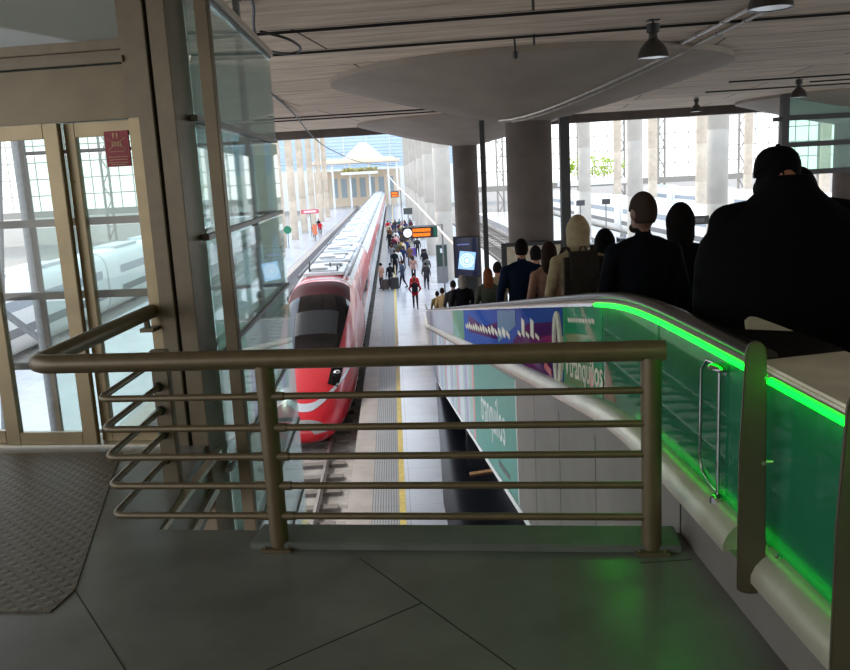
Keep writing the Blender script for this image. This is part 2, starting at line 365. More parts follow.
# station end -----------------------------------------------------------------
wl = MB(); wl.box(-60, 20, 226, 226.6, BED, 3.6)
struct(wl.build('wall_far', M_white), 'pale end wall of the hall')
wb = MB()
M_louv = mat('blue_louvre_glass', (186, 208, 232), rough=.3, spec=.6)
for i in range(26): wb.box(-60, 20, 226+.01*i, 226.35, 3.6+i*.85, 3.6+i*.85+.7)
wb.slot(1).box(-60, 20, 226.35, 226.6, 3.6, 26)
for i in range(14): wb.slot(1).box(-60+i*6, -59.8+i*6, 225.8, 226.1, 3.6, 26)
struct(wb.build('window_1', [M_louv, M_white]), 'pale blue louvred glass end wall')
def lattice(name, x0, x1, y, z0, z1, step, label, sub=3):
    o = MB(); x = x0; pr = .26
    k = 0
    while x <= x1:
        for dx in (-.55, .55): o.box(x+dx-pr/2, x+dx+pr/2, y-pr, y+pr, z0, z1)
        z = z0; s = 1
        while z < z1-2:
            o.bar((x-.55*s, y, z), (x+.55*s, y, z+2.2), .16); o.box(x-.55, x+.55, y-.05, y+.05, z-.05, z+.05); z += 2.2; s = -s
        for q in range(1, sub): o.box(x+q*step/sub-.06, x+q*step/sub+.06, y, y+.12, z0+5, z1)
        x += step; k += 1
    z = z0+5
    while z < z1: o.box(x0, x1, y-.02, y+.1, z-.08, z+.08); z += 2.6
    o.box(x0, x1, y-.3, y+.3, z0+4.2, z0+5.2)
    o.slot(1).box(x0, x1, y+.14, y+.16, z0+5, z1)
    struct(o.build(name, [mat('lattice_grey', (150, 143, 133), rough=.6), M_glass], smooth=False), label)
lattice('window_2', 12, 130, 152, BED, 26, 7.2, 'tall glazed wall with white steel lattice masts')
lattice('window_3', -130, -24, 140, BED, 26, 6.5, 'tall glazed wall of small panes seen through the lift')

q = MB(); q.bar((1.5, 19.7, PLAT+.03), (2.5, 19.95, PLAT+.03), .09, .035)
tag(q.build('wooden_plank', mat('plank_wood', (190, 140, 90), rough=.6, var=.15, stretch=((1, 12, 1), 0)), bevel=.004), 'narrow wooden plank on the shaded floor under the walkway', 'plank')
# ================================================================== COLUMNS
def cone_column(x, y, label, rt=4.86, rs=.575, zr=3.96, zc=2.8, shaft=True, capname='cone'):
    t = thing('mushroom_column', (x, y, PLAT), label, 'column')
    if shaft:
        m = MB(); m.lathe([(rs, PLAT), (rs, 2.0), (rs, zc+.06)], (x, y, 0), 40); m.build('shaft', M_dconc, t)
    m = MB(); prof = [(rs*.98, zc)]
    for i in range(11):
        a = i/10; prof.append((rs+.12+(rt-.25-rs-.12)*a, zc+.05+(zr-zc-.2)*(a**1.15)))
    prof += [(rt, zr-.08), (rt, zr+.05)]
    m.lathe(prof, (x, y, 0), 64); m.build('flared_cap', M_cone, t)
    return t
cone_column(3.5, 21.8, 'thick dark column with a flared cone meeting the ceiling, right behind the queue')
cone_column(3.45, 40, 'farther dark column with a flared cone, behind the glowing display')
cone_column(19.6, 36.5, 'flared concrete cone on the ceiling above the green glass screen', rt=4.6)
def column(x, y, r, label, group, m=M_conc, h=22):
    t = MB(); prof = []
    zb = PLAT; t.lathe([(r, PLAT), (r, -1), (r*.985, -.98), (r*.985, -.94), (r, -.92), (r, 3.2), (r*.985, 3.22), (r*.985, 3.26), (r, 3.28), (r, h)], (x, y, 0), 28)
    tag(t.build('concrete_column', m), label, 'column', group)
ordn = ['nearest', 'second', 'third', 'fourth', 'fifth', 'sixth', 'seventh', 'eighth', 'ninth']
for i, y in enumerate((58, 76, 95, 114, 133, 152, 171, 190)):
    column(3.4, y, .58, 'pale round column, %s from the front in the row along the crowded platform' % ordn[i], 'columns along the crowded platform')
for i, y in enumerate((82, 93.5, 105.5, 117.5, 131, 146, 160)):
    column(-12.2, y, .46, 'tan round column, %s from the front in the row on the sunlit platform' % ordn[i], 'columns on the sunlit platform', M_tan)
for i, y in enumerate((49.5, 66.5, 84, 104, 124)):
    column(18.9, y, .6, 'pale round column, %s from the front in the row beyond the empty tracks' % ordn[i], 'columns beyond the empty tracks')
for i, (x, y) in enumerate(((34.8, 96), (34.8, 114), (34.8, 132), (51, 100), (51, 122))):
    column(x, y, .6, 'slim tan column beyond the white train, %s counted from the nearest' % ordn[i], 'columns beyond the white trains', M_tan)

# dark posts from the ceiling ---------------------------------------------------
for x, y, wd, lb in ((6.06, 30, .32, 'dark square steel post right of the thick column'), (3.85, 36, .2, 'thin dark steel post left of the thick column')):
    m = MB(); m.box(x-wd/2, x+wd/2, y-wd/2, y+wd/2, PLAT, 3.985); m.box(x-wd, x+wd, y-wd, y+wd, PLAT, PLAT+.05); m.box(x-wd*.8, x+wd*.8, y-wd*.8, y+wd*.8, 3.94, 3.99)
    tag(m.build('steel_post', M_black, bevel=.01), lb, 'post')
# green glazed screen at the right ------------------------------------------------
t = thing('glazed_screen', (15.7, 34, PLAT), 'pale green glass screen with dark horizontal rails beyond the capped person', 'glass screen')
m = MB(); m.box(15.5, 15.78, 33.86, 34.14, PLAT, 3.98); m.build('post', M_black, t)
m = MB(); m.box(23.4, 23.65, 33.86, 34.14, PLAT, 3.98); m.build('post', M_black, t)
for z in (.93, 2.02, 3.06): m = MB(); m.box(15.78, 23.4, 33.9, 34.1, z-.1, z+.1); m.build('rail', M_black, t)
for a, b in ((1.03, 1.92), (2.12, 2.96), (3.16, 3.98)): m = MB(); m.box(15.78, 23.4, 33.985, 34.015, a, b); m.build('pane', M_tgreen, t)
m = MB(); m.bar((15.2, 34, 3.03), (15.5, 34, 3.03), .2, .16); m.build('bracket', M_black, t)

# ================================================================== LIFT
W0 = Vector((-2.3, 5.66, 0))
lift = thing('glass_lift', (-2.6, 5.9, 0), 'glazed lift shaft with bronze framed sliding doors left of the railing', 'lift')
def lub(name, boxes, m, parent=lift, bevel=.004):
    b = MB()
    for q in boxes: b.ubox(W0, *q)
    return b.build(name, m, parent, bevel=bevel)
lub('header', [(-2.2, .715, -.02, .12, 2.125, 2.45)], M_frame)
lub('header_ledge', [(-2.2, .72, -.05, .12, 2.46, 2.50), (-2.2, .72, -.03, .12, 2.54, 2.60), (-2.2, .72, 0, .12, 2.5, 2.54)], M_steel)
lub('overpanel_glass', [(-2.2, .70, .04, .052, 2.6, 3.99)], glass('grey_overpanel', (200, 202, 194), .7, gloss=.9, diffuse=.75))
lub('overpanel_frame', [(.70, .78, -.03, .12, 2.125, 3.99)], M_steel)
lub('door_jamb', [(.70, .785, -.03, .1, 0, 2.125)], M_brass)
lub('threshold', [(-2.2, .7, -.06, .2, -.02, .014)], M_ss)
def leaf(u0, u1, n, ls, rs_, lbl=None):
    g_ = lub('door_leaf', [(u0, u0+ls, n, n+.05, .016, 2.12), (u1-rs_, u1, n, n+.05, .016, 2.12), (u0+ls, u1-rs_, n, n+.05, 2.03, 2.12), (u0+ls, u1-rs_, n, n+.05, .016, .1)], M_brass)
    lub('door_glass', [(u0+ls, u1-rs_, n+.02, n+.03, .1, 2.03)], M_glass, g_, 0)
    return g_
leaf(-1.7, -1.05, -.05, .09, .09); leaf(-2.2, -1.7, 0.0, .06, .06); leaf(-1.05, -.40, 0.0, .09, .06); leaf(-.42, .235, -.05, .1, .10); leaf(.235, .70, .02, .075, .012)
lub('door_leaf_screws', [(.268, .276, -.004+.02, .02, z, z+.008) for z in (.75, 1.75)], M_dark, bevel=0)
# back transoms of the cabin seen through the doors
lub('transom', [(-2.2, .72, .16, .2, z-.025, z+.025) for z in (1.495, 1.005, .517)], M_steel)
lub('column', [(.785, .885, -.06, .25, -.05, 3.99)], M_steel)
lub('column_joint', [(.885, .905, -.03, .2, -.05, 3.99)], M_dark)
lub('column', [(.905, 1.02, -.05, .25, -.05, 3.99)], M_steel)
lub('column_base', [(.785, 1.02, -.05, .25, -6.5, -.05)], M_steel)
m = MB(); m.ubox((-1.082, 5.46, 0), -.042, .042, -.03, .03, PLAT, 3.99); m.build('mullion_pole', M_frame, lift, bevel=.005)
levels = [3.0, 2.12, 1.36, .555, -.23, -1.01, -1.8, -2.6, -3.4, -4.2, -5.0, PLAT+.02]
XG = -1.22; Y0, Y1 = 5.62, 9.5
for i in range(len(levels)-1):
    a, b = levels[i]-.045, levels[i+1]+.02
    m = MB(); m.box(XG-.012, XG, Y0+.05, Y1, b, a); m.build('glass_panel', M_shaft, lift)
    m = MB(); m.box(-3.9, XG-.02, Y1-.012, Y1, b, a); m.build('rear_glass_panel', M_shaft, lift)
m = MB()
for z in levels: m.box(XG-.035, XG+.012, Y0, Y1+.02, z-.025, z+.015); m.box(-3.9, XG, Y1-.03, Y1+.02, z-.025, z+.015)
m.build('glazing_rails', mat('rail_dark_alu', (92, 88, 82), rough=.4, metal=.4), lift, bevel=.004)
m = MB(); m.box(XG-.08, XG+.03, Y0-.05, Y1+.05, 3.0, 3.06); m.box(-3.9, XG, Y1-.05, Y1+.05, 3.0, 3.06); m.build('top_rail', M_ss, lift, bevel=.005)
m = MB(); m.box(-3.95, -3.9, Y1-.06, Y1, PLAT, 3.99); m.build('corner_post', M_steel, lift)
for x in (-1.86, -1.72): m = MB(); m.tube([(x, 6.9, PLAT), (x, 6.9, 3.9)], .008, 6); m.build('lift_cable', M_dark, lift)
for x in (-2.32, -1.5): m = MB(); m.box(x-.03, x+.03, 9.3, 9.4, PLAT, 3.99); m.build('guide_rail', M_grey, lift)
# second pane in front of the side glass, between column and pole
for a, b in ((2.94, 2.15), (2.10, 1.40), (1.34, .60), (.53, -.2), (-.25, -1.0), (-1.03, -1.8), (-1.85, -2.6)):
    m = MB(); m.prism([(-1.37, 5.75, b), (-1.36, 5.75, b), (-1.33, 6.6, b), (-1.34, 6.6, b)], (0, 0, a-b)); m.build('glass_panel', M_shaft, lift)
    m = MB(); m.prism([(-1.385, 5.75, a), (-1.35, 5.75, a), (-1.32, 6.6, a), (-1.355, 6.6, a)], (0, 0, .04)); m.build('glazing_rail', MATS['rail_dark_alu'], lift)
# leaning mast outside, seen through the doors
t_ = thing('steel_mast', (-9.3, 22, PLAT), 'dark steel mast with leaning struts behind the lift doors', 'mast')
for a_, b_ in (((-9.28, 22, PLAT), (-9.28, 22, 7.5)), ((-10.7, 22, PLAT), (-9.6, 22, 3.8)), ((-12.2, 22, .6), (-9.35, 22, -2.0))):
    m = MB(); m.tube([a_, b_], .09, 12); m.build('tube', M_grey, t_)
# red notice on the door glass
nt_ = MB(); nt_.ubox(W0, .515, .675, .0, .012, 1.835, 2.055)
no = nt_.build('notice', M_darkred, lift); no['label'] = 'dark red notice with pale emblem'
em = MB()
def nu(u0, u1, z0, z1): em.ubox(W0, u0, u1, -.004, .0, z0, z1)
for u in (.578, .602): nu(u-.006, u+.006, 2.018, 2.043); nu(u-.005, u+.005, 2.008, 2.014)
for s in (1, -1): em.obox(fr(W0, .595, -.002, 1.975), (UV*.06+ZV*s*.035), NV*.002, (ZV*.06-UV*s*.035).normalized()*.0018)
for u in (.568, .586, .604, .622): em.lathe([(.001, -.001), (.006, -.001), (.006, .001), (.001, .001)], fr(W0, u, -.003, 1.987), 10, 'y'); nu(u-.006, u+.006, 1.958, 1.979)
for z, l in ((1.926, .1), (1.893, .13), (1.876, .12), (1.858, .13), (1.846, .1)): nu(.595-l/2, .595+l/2, z, z+.004)
em.build('notice_print', mat('faded_gold', (196, 150, 110)), no, fix=False)

# ================================================================== RAILING
P1 = Vector((-.624, 3.78, 0)); P2 = fr(P1, 1.707)
rl = thing('guard_railing', P1, 'brushed steel guard railing with round top rail along the floor edge', 'railing')
cornr = fr(P1, -1.1, .0, .87); wallend = Vector((-1.60, 5.505, .87))
m = MB()
tp = [fr(P1, 1.765, 0, .908), fr(P1, 1.7, 0, .908), fr(P1, -.98, 0, .908)]
c0 = Vector((-1.73, 3.965, .908))
for q in (0, .35, .7, 1.0):
    a = fr(P1, -1.02, 0, .908); b = c0+(wallend-c0).normalized()*.07; b.z = .908
    tp.append((1-q)**2*a+2*q*(1-q)*c0+q*q*b)
tp.append(Vector((wallend.x, wallend.y, .908)))
m.tube(tp, .045, 20); m.build('top_rail', M_rail, rl)
cor = Vector((-1.42, 3.915, 0)); endp = Vector((-1.38, 4.70, 0))
for z in (.738, .59, .452, .31, .162):
    m = MB(); a = fr(P1, 1.70, -.012, z)
    b = fr(P1, -.76, -.012, z); c = Vector((cor.x, cor.y-.012, z))
    pts = [a, b]
    for q in (.25, .5, .75, 1): 
        d = Vector((cor.x, cor.y+.04, z)); pts.append((1-q)**2*b+2*q*(1-q)*c+q*q*d)
    pts += [Vector((endp.x, endp.y, z))]
    m.tube(pts, .0165, 12); m.build('rung', M_rail, rl)
    m = MB(); 
    m.tube([fr(P1, -.085, -.012, z), fr(P1, .085, -.012, z)], .021, 12)
    m.build('rung_sleeve', M_steel, rl)
for p in (P1, P2):
    m = MB(); m.tube([fr(p, 0, 0, .008), fr(p, 0, 0, .88)], .044, 20)
    po = m.build('post', M_rail, rl)
    m = MB(); m.ubox(p, -.075, .075, -.07, .07, 0, .014)
    for a in (-.055, .055): m.lathe([(.009, .014), (.009, .024), (.004, .027)], fr(p, a, -.05, 0), 8)
    m.build('base_plate', M_steel, po, bevel=.003)
m = MB(); m.ubox((-1.36, 4.73, 0), -.05, .05, -.02, .03, 0, .80); po = m.build('end_post', M_steel, rl, bevel=.006)
m = MB()
for z in (.738, .59, .452, .31, .162): m.lathe([(.028, -.04), (.028, 0), (.02, .01)], (-1.38, 4.70, z), 12, 'y')
m.build('socket', M_black, po)
m = MB(); m.bar((-1.60, 5.51, .80), (-1.615, 5.40, .80), .09, .025); m.bar((-1.612, 5.42, .79), (-1.612, 5.42, .87), .03); m.build('wall_bracket', M_frame, rl)

# ================================================================== MOVING WALKWAY
def tz(y):
    s = .3; a = (y-4.63)/s
    z = -.162*s*(math.log(1+math.exp(a)) if a < 30 else a)
    b = (y-39.2)/s
    z += .162*s*(math.log(1+math.exp(b)) if b < 30 else b)
    return max(z, PLAT)
YS = [1.4, 2, 2.6, 3.2, 3.5, 3.8, 4.0, 4.2, 4.4, 4.6, 4.8, 5.0, 5.2, 5.5, 5.9, 6.4, 7, 8.5, 10, 13, 16, 20, 24, 28, 32, 35, 37.5, 38.2, 38.6, 39, 39.3, 39.6, 40, 40.6, 41.2]
def ys(a, b): return [a]+[y for y in YS if a+.02 < y < b-.02]+[b]
def bot(y):
    return max(-.55-.175*y, PLAT-.01) if y > 4.05 else None
mw = thing('moving_walkway', (2, 4, 0), 'inclined moving walkway with green lit glass balustrade running down to the platform', 'moving walkway')
def strip(name, x, za, zb, y0, y1, th, m, parent=mw, bevel=0):
    """sheet of thickness th in the x direction following the walkway, from tread+za to tread+zb"""
    rings = []
    for y in ys(y0, y1):
        a = tz(y)+za if not callable(za) else za(y); b = tz(y)+zb if not callable(zb) else zb(y)
        rings.append([Vector((x, y, a)), Vector((x+th, y, a)), Vector((x+th, y, b)), Vector((x, y, b))])
    q = MB(); q.loft(rings); return q.build(name, m, parent)
def sweep(name, prof, y0, y1, m, parent=mw, closed_end=True, angle=35):
    rings = [[Vector((x, y, tz(y)+z)) for x, z in prof] for y in ys(y0, y1)]
    q = MB(); q.loft(rings); return q.build(name, m, parent, angle=angle)
# treads
sweep('tread_belt', [(1.42, -.03), (2.5, -.03), (2.5, .0), (1.42, .0)], 1.4, 41.2, brick('ribbed_tread', (70, 70, 70), (20, 20, 20), 3, .02, D2R(90), .5, msize=.006))
# left balustrade (the one we see) and right balustrade
def balustrade(sgn, xg):
    near = sgn < 0
    hr = [(xg+.048*math.cos(a), .985+.026*math.sin(a)) for a in [2*math.pi*i/14 for i in range(14)]]
    a0 = 2.95 if near else 1.5
    sweep('handrail', hr, a0, 40.9, M_rubber)
    cap = [(xg-.036, .925), (xg+.036, .925), (xg+.044, .95), (xg+.03, .962), (xg-.03, .962), (xg-.044, .95)]
    sweep('handrail_guide', cap, 1.4, 40.9, M_ss)
    o = xg-.1 if near else xg+.1
    dk = [(xg, .30), (xg+sgn*.03, .297), (xg+sgn*.06, .28), (xg+sgn*.085, .25), (xg+sgn*.1, .215), (xg+sgn*.10, .185), (xg-sgn*.06, .185), (xg-sgn*.06, .30)]
    if not near: dk = dk[::-1]
    return dk
XB = 1.31
dk = balustrade(-1, XB)
M_deck = mat('bright_deck_steel', (196, 187, 168), rough=.3, metal=.5, var=.04, scale=6)
sweep('skirt_deck', dk, 3.06, 41, M_deck)
sweep('skirt_deck', dk, 1.4, 2.86, M_deck)
dk2 = balustrade(1, 2.62)
sweep('skirt_deck', dk2, 1.4, 41, M_ss)
# glass panes, left: clear green panes near, printed panes farther down
for a, b in ((1.4, 3.0), (3.02, 4.16), (4.18, 5.33)): strip('balustrade_glass', XB-.006, .30, .925, a, b, .012, M_green_glass)
fg = strip('balustrade_film', XB-.006, .30, .925, 5.36, 6.66, .012, M_filmg); fg['label'] = 'green printed advert film'
fb = strip('balustrade_film', XB-.006, .30, .925, 6.70, 17.0, .012, M_filmb); fb['label'] = 'blue and purple printed advert film'
fm = strip('balustrade_film', XB-.006, .30, .925, 17.03, 20.5, .012, M_filmg2); fm['label'] = 'mint green printed film'
fw = strip('balustrade_film', XB-.006, .30, .925, 20.53, 40.6, .012, M_filmw); fw['label'] = 'pale printed film'
for a in range(6): strip('balustrade_glass', 2.614, .30, .925, 1.4+a*6.55, 1.4+a*6.55+6.5, .012, M_green_glass)
# advert artwork on the film ---------------------------------------------------
strip('purple_shape', XB-.0095, .30, lambda y: tz(y)+.42+.4*abs(math.sin(y*.62)), 6.9, 9.6, .003, M_filmp, fb)
strip('purple_shape', XB-.0095, lambda y: tz(y)+.5, lambda y: tz(y)+.6+.22*abs(math.sin(y*.5)), 11.2, 15.8, .003, M_filmp, fb)
strip('sky_shape', XB-.0095, lambda y: tz(y)+.72-.3*(y-9.4)/2, lambda y: tz(y)+.9, 9.4, 11.1, .003, M_filml, fb)
def side_text(body, size, y_start, zoff, m, parent, name='lettering', x=XB-.011, slope=True, bold=0, sh=0):
    yd = Vector((0, -1, .162 if slope else 0)).normalized()        # reads from far to near, seen from -x
    zd = ZV
    return text_mesh(body, size, name, m, basis((x, y_start, tz(y_start)+zoff), yd, zd, Vector((-1, 0, 0))), parent, bold=bold, shear=sh)
side_text('tranquilos', .27, 6.40, .37, M_ink, fg, bold=.002)
ck = MB(); ck.bar((XB-.01, 6.56, tz(6.56)+.56), (XB-.01, 6.5, tz(6.5)+.38), .004, .03, up=(0, 1, 0)); ck.bar((XB-.01, 6.5, tz(6.5)+.38), (XB-.01, 6.43, tz(6.43)+.62), .004, .03, up=(0, 1, 0)); ck.build('tick_mark', M_ink, fg)
sm_ = MB()
for i in range(9): sm_.box(XB-.0105, XB-.008, 6.36-i*.1, 6.44-i*.1, tz(6.4-i*.1)+.80, tz(6.4-i*.1)+.83)
sm_.build('small_print', M_ink, fg)
rp = MB(); rp.box(XB-.0105, XB-.008, 5.62, 5.74, tz(5.7)+.36, tz(5.7)+.46); rp.build('red_mark', M_red, fg)
rp = MB(); rp.box(XB-.0105, XB-.008, 7.2, 7.55, tz(7.4)+.33, tz(7.4)+.40); rp.build('red_mark', M_red, fb)
sm_ = MB()
for i in range(16): sm_.box(XB-.0125, XB-.008, 16.2-i*.42, 16.5-i*.42, tz(16.3-i*.42)+.56, tz(16.3-i*.42)+.56+.1*(.6+.4*((i*7) % 3)/2))
sm_.build('lettering', M_ink, fb)
sm_ = MB()
for i in range(5): sm_.box(XB-.0125, XB-.008, 9.0-i*.3, 9.2-i*.3, tz(9.1-i*.3)+.62, tz(9.1-i*.3)+.66+.14*((i*3) % 2))
sm_.build('lettering', M_ink, fb)
dc = MB(); dc.tube([Vector((XB-.01, 6.84+.13*math.cos(a), tz(6.84)+.56+.3*math.sin(a))) for a in [2*math.pi*i/18 for i in range(18)]], .03, 6, closed=True); dc.build('ring_mark', M_ink, fb)
# LED line: green close by, white farther
def led(name, a, b, m):
    return sweep(name, [(XB-.046, .918), (XB-.032, .918), (XB-.032, .938), (XB-.046, .938)], a, b, m)
lg = led('glow_strip', 1.4, 5.4, M_led); lg['label'] = 'glowing green light strip'
led('guide_strip', 5.45, 40.8, mat('bright_trim', (250, 250, 248), rough=.25, metal=.6))
lo = led('glow_strip', 1.4, 4.6, mat('deck_glow_green', (10, 200, 60), emit=((0, 255, 26), 2.4), var=0))  # strip added to give the green glow on the deck
lo.location = (.058, 0, -.615)
lo['label'] = 'added green strip for the glow on the deck, along the lower edge'
# wide steel cover on the near end of the balustrade
cv = MB()
out = [(1.27, 1.3), (1.64, 1.3), (1.64, 3.55), (1.635, 3.76), (1.61, 3.80), (1.57, 3.76), (1.46, 3.48), (1.36, 3.22), (1.27, 3.02)]
cv.prism([(x, y, .945) for x, y in out], (0, 0, .03))
cvo = cv.build('end_cover', mat('worn_cover_steel', (236, 228, 202), rough=.3, metal=.1, var=.12, scale=3), mw, bevel=.01)
bd = MB(); bd.prism([(1.275, 2.93, .9755), (1.637, 3.0, .9755), (1.637, 3.38, .9755), (1.40, 3.52, .9755), (1.275, 3.03, .9755)], (0, 0, .003)); bd.build('cover_reflection', M_rubber, cvo)  # dark reflection on the cover, painted as a black patch
# cladding of the truss
strip('cladding', 1.235, lambda y: 0.002, .19, 1.4, 3.62, .06, M_clad)
strip('cladding', 1.235, lambda y: bot(max(y, 4.06)), .19, 3.64, 9.03, .06, M_clad)
strip('cladding', 1.245, lambda y: bot(y), .19, 9.03, 41, .05, M_clad)
strip('cladding', 2.66, lambda y: bot(max(y, 4.06)), .19, 3.9, 41, .05, M_clad)
rings = [[Vector((1.30, y, bot(max(y, 4.06)))), Vector((2.66, y, bot(max(y, 4.06)))), Vector((2.66, y, bot(max(y, 4.06))+.04)), Vector((1.30, y, bot(max(y, 4.06))+.04))] for y in ys(3.9, 41)]
q = MB(); q.loft(rings); q.build('soffit', M_black, mw)
strip('edge_trim', 1.222, lambda y: bot(y)-.01, lambda y: bot(y)+.07, 8.0, 29, .014, M_white)
jm = MB()
for y in (5.3, 6.55, 7.8): jm.box(1.2335, 1.2355, y-.004, y+.004, bot(y)+.02, tz(y)+.07)
jm.build('cladding_joint', M_seam, mw)
# side advert
M_teal = mat('advert_teal', (62, 150, 136), rough=.35, var=.05); M_lav = mat('advert_lavender', (170, 160, 196), rough=.4, var=.1, scale=2)
M_pale = mat('advert_pale', (206, 214, 214), rough=.35); M_pink = mat('advert_pink', (220, 150, 150), rough=.4); M_mint = mat('advert_mint', (150, 190, 180), rough=.35)
def ad(a, b, m): return strip('advert_panel', 1.236, lambda y: bot(y)+.075, .12, a, b, .008, m)
t1 = ad(9.08, 14.4, M_teal); t1['label'] = 'teal advert panel with white lettering'
strip('panel_border', 1.233, lambda y: bot(y)+.075, .12, 9.05, 9.1, .006, M_white)
xs = 14.42
for i in range(34):  # advert stripes, the paler ones painting in reflections farther down
    wd = (.35, .8, .25, .55, .4, 1.1, .3)[i % 7]*(1+i*.03); mm = (M_pink, M_mint, M_pale, M_lav, M_mint, M_pale, M_lav)[i % 7] if i > 1 else (M_pink, M_mint)[i]
    if xs+wd > 38: break
    ad(xs, xs+wd-.01, mm); xs += wd
yd = Vector((0, -1, .172)).normalized()
for body, sz, y, z in (('tranquilos', .78, 13.2, .42),):
    text_mesh(body, sz, 'lettering', M_white, basis((1.233, y, bot(y)+.2+z), yd, ZV, Vector((-1, 0, 0))), t1)
ln = MB()
for i in range(12): ln.box(1.231, 1.2345, 10.9-i*.1, 10.97-i*.1, bot(10.9-i*.1)+.22, bot(10.9-i*.1)+.29)
ln.build('small_print', M_grey, t1)
# guard plates standing proud of the balustrade
def guard(u, y, z0, z1, wd, label=None):
    poly = []
    o = Vector((u, y, 0)); hw = wd/2
    for a in range(0, 181, 20): poly.append(fr(o, hw*.72*math.cos(D2R(a)), 0, z1-hw+hw*math.sin(D2R(a))))
    poly.append(fr(o, -hw*1.0, 0, (z0+z1)*.55))
    for a in range(180, 361, 20): poly.append(fr(o, hw*math.cos(D2R(a)), 0, z0+hw*.45+hw*.45*math.sin(D2R(a))))
    m = MB(); m.prism(poly, NV*.022); gp = m.build('guard_plate', mat('olive_plate', (88, 79, 64), rough=.45, metal=.35, var=.04, scale=9), mw, bevel=.004)
    for z in (z0+.02, z0+.5, z1-.13):
        b_ = MB(); b_.tube([fr(o, hw*.62, -.007, z), fr(o, hw*.62, .0, z)], .008, 10); b_.tube([fr(o, hw*.62, .012, z), fr(o, hw*1.35, .012, z)], .007, 8); b_.build('bolt', M_chrome, gp)
    return gp
guard(1.213, 2.80, .14, 1.075, .098); guard(1.172, 2.06, .22, 1.09, .10)
# bits inside the balustrade
m = MB(); m.tube([(1.285, 3.315, .29), (1.285, 3.315, .84)], .008, 10); m.ell((1.285, 3.315, .862), .045, .06, .018); m.lathe([(.03, .275), (.03, .31), (.012, .32)], (1.28, 3.315, .0), 14)
sp = m.build('sensor_post', M_chrome, mw)
m = MB()
pts = [Vector((1.30, 3.42, .85)), Vector((1.30, 3.36, .86)), Vector((1.30, 3.50, .85)), Vector((1.30, 3.56, .80)), Vector((1.30, 3.57, .40)), Vector((1.30, 3.54, .34)), Vector((1.30, 3.46, .315)), Vector((1.30, 3.37, .31))]
pts = pts[1:]
m.tube(pts, .005, 8); m.build('hatch_rim', M_chrome, mw)
m = MB()
for a, b in ((2.3, 2.8), (2.95, 3.3), (3.35, 3.75)): m.box(1.324, 1.332, a, a+.1, .31, .33)
for y in (2.76, 2.86): m.lathe([(.016, .0), (.016, .012), (.008, .02)], (1.295, y, .285), 10)
m.build('glass_clamps', M_chrome, mw)
m = MB(); m.box(1.36, 1.375, 3.55, 3.72, .33, .78); ib = m.build('poster_reflection', M_white, mw); ib['label'] = 'poster reflection shaped as a small white panel with a blue top inside the balustrade'  # reflected poster built as a solid panel behind the glass
m = MB(); m.box(1.358, 1.36, 3.55, 3.72, .70, .78); m.build('panel_band', mat('panel_blue', (30, 60, 130)), ib)
strip('inner_trim', 2.505, .10, .13, 2.5, 20, .02, M_white); strip('inner_trim', 2.505, .30, .325, 2.5, 20, .02, M_white)
# legs of the truss on the platform
for y in (23, 29):
    m = MB(); m.box(1.7, 2.2, y-.2, y+.2, PLAT, bot(y)+.02); m.build('support', M_black, mw)
# ================================================================== TRAINS
def sgnpow(v, p): return math.copysign(abs(v)**p, v)
class Shell:
    """train body: superellipse sections along y"""
    def __init__(s, xc, st): s.xc = xc; s.st = st          # st: list (y, halfwidth, ztop, zbot, p)
    def sec(s, y):
        S = s.st
        if y <= S[0][0]: return S[0][1:]
        for a, b in zip(S, S[1:]):
            if y <= b[0]:
                t = (y-a[0])/(b[0]-a[0]); return tuple(a[i]+(b[i]-a[i])*t for i in range(1, 5))
        return S[-1][1:]
    def pt(s, y, a, off=0):
        hw, zt, zb, p = s.sec(y); hw += off; zc = (zt+zb)/2; hh = (zt-zb)/2+off
        return Vector((s.xc+hw*sgnpow(math.cos(a), 2/p), y, zc+hh*sgnpow(math.sin(a), 2/p)))
    def body(s, ys_, name, m, parent, seg=56, angle=50):
        q = MB(); q.loft([[s.pt(y, 2*math.pi*k/seg) for k in range(seg)] for y in ys_]); return q.build(name, m, parent, angle=angle)
    def patch(s, y0, y1, a0, a1, name, m, parent, ny=16, na=14, off=.012, wy=None):
        """raised panel of real thickness over part of the surface; a0/a1 are degrees or functions of y"""
        q = MB(); o = []; i_ = []
        for i in range(ny+1):
            y = y0+(y1-y0)*i/ny; b0 = a0(y) if callable(a0) else a0; b1 = a1(y) if callable(a1) else a1
            o.append([s.pt(y, D2R(b0+(b1-b0)*k/na), off) for k in range(na+1)]); i_.append([s.pt(y, D2R(b0+(b1-b0)*k/na), -.01) for k in range(na+1)])
        rings = [a+b[::-1] for a, b in zip(o, i_)]
        q.loft(rings); return q.build(name, m, parent, angle=40)
tr = thing('high_speed_train', (-3.05, 25, BED), 'red and silver high speed train with a pointed nose standing at the crowded platform', 'train')
XT = -3.05
ST = [(24.75, .25, -5.75, -6.05, 2.0), (24.9, .6, -5.55, -6.2, 2.1), (25.2, .86, -5.36, -6.3, 2.3), (25.8, 1.05, -5.08, -6.35, 2.5), (26.8, 1.22, -4.74, -6.36, 2.7), (28, 1.33, -4.4, -6.36, 2.8), (29.3, 1.4, -4.0, -6.36, 2.9), (30.8, 1.44, -3.4, -6.36, 3.0), (32.2, 1.46, -2.82, -6.36, 3.1), (33.4, 1.47, -2.46, -6.36, 3.2), (35, 1.475, -2.33, -6.36, 3.3), (38, 1.48, -2.3, -6.36, 3.4), (300, 1.48, -2.3, -6.36, 3.4)]
sh = Shell(XT, ST)
ny = [24.75, 24.82, 24.9, 25.0, 25.2, 25.5, 25.8, 26.3, 26.8, 27.4, 28, 28.6, 29.3, 30, 30.8, 31.5, 32.2, 32.8, 33.4, 34.2, 35, 36.5, 38, 45, 51.3]
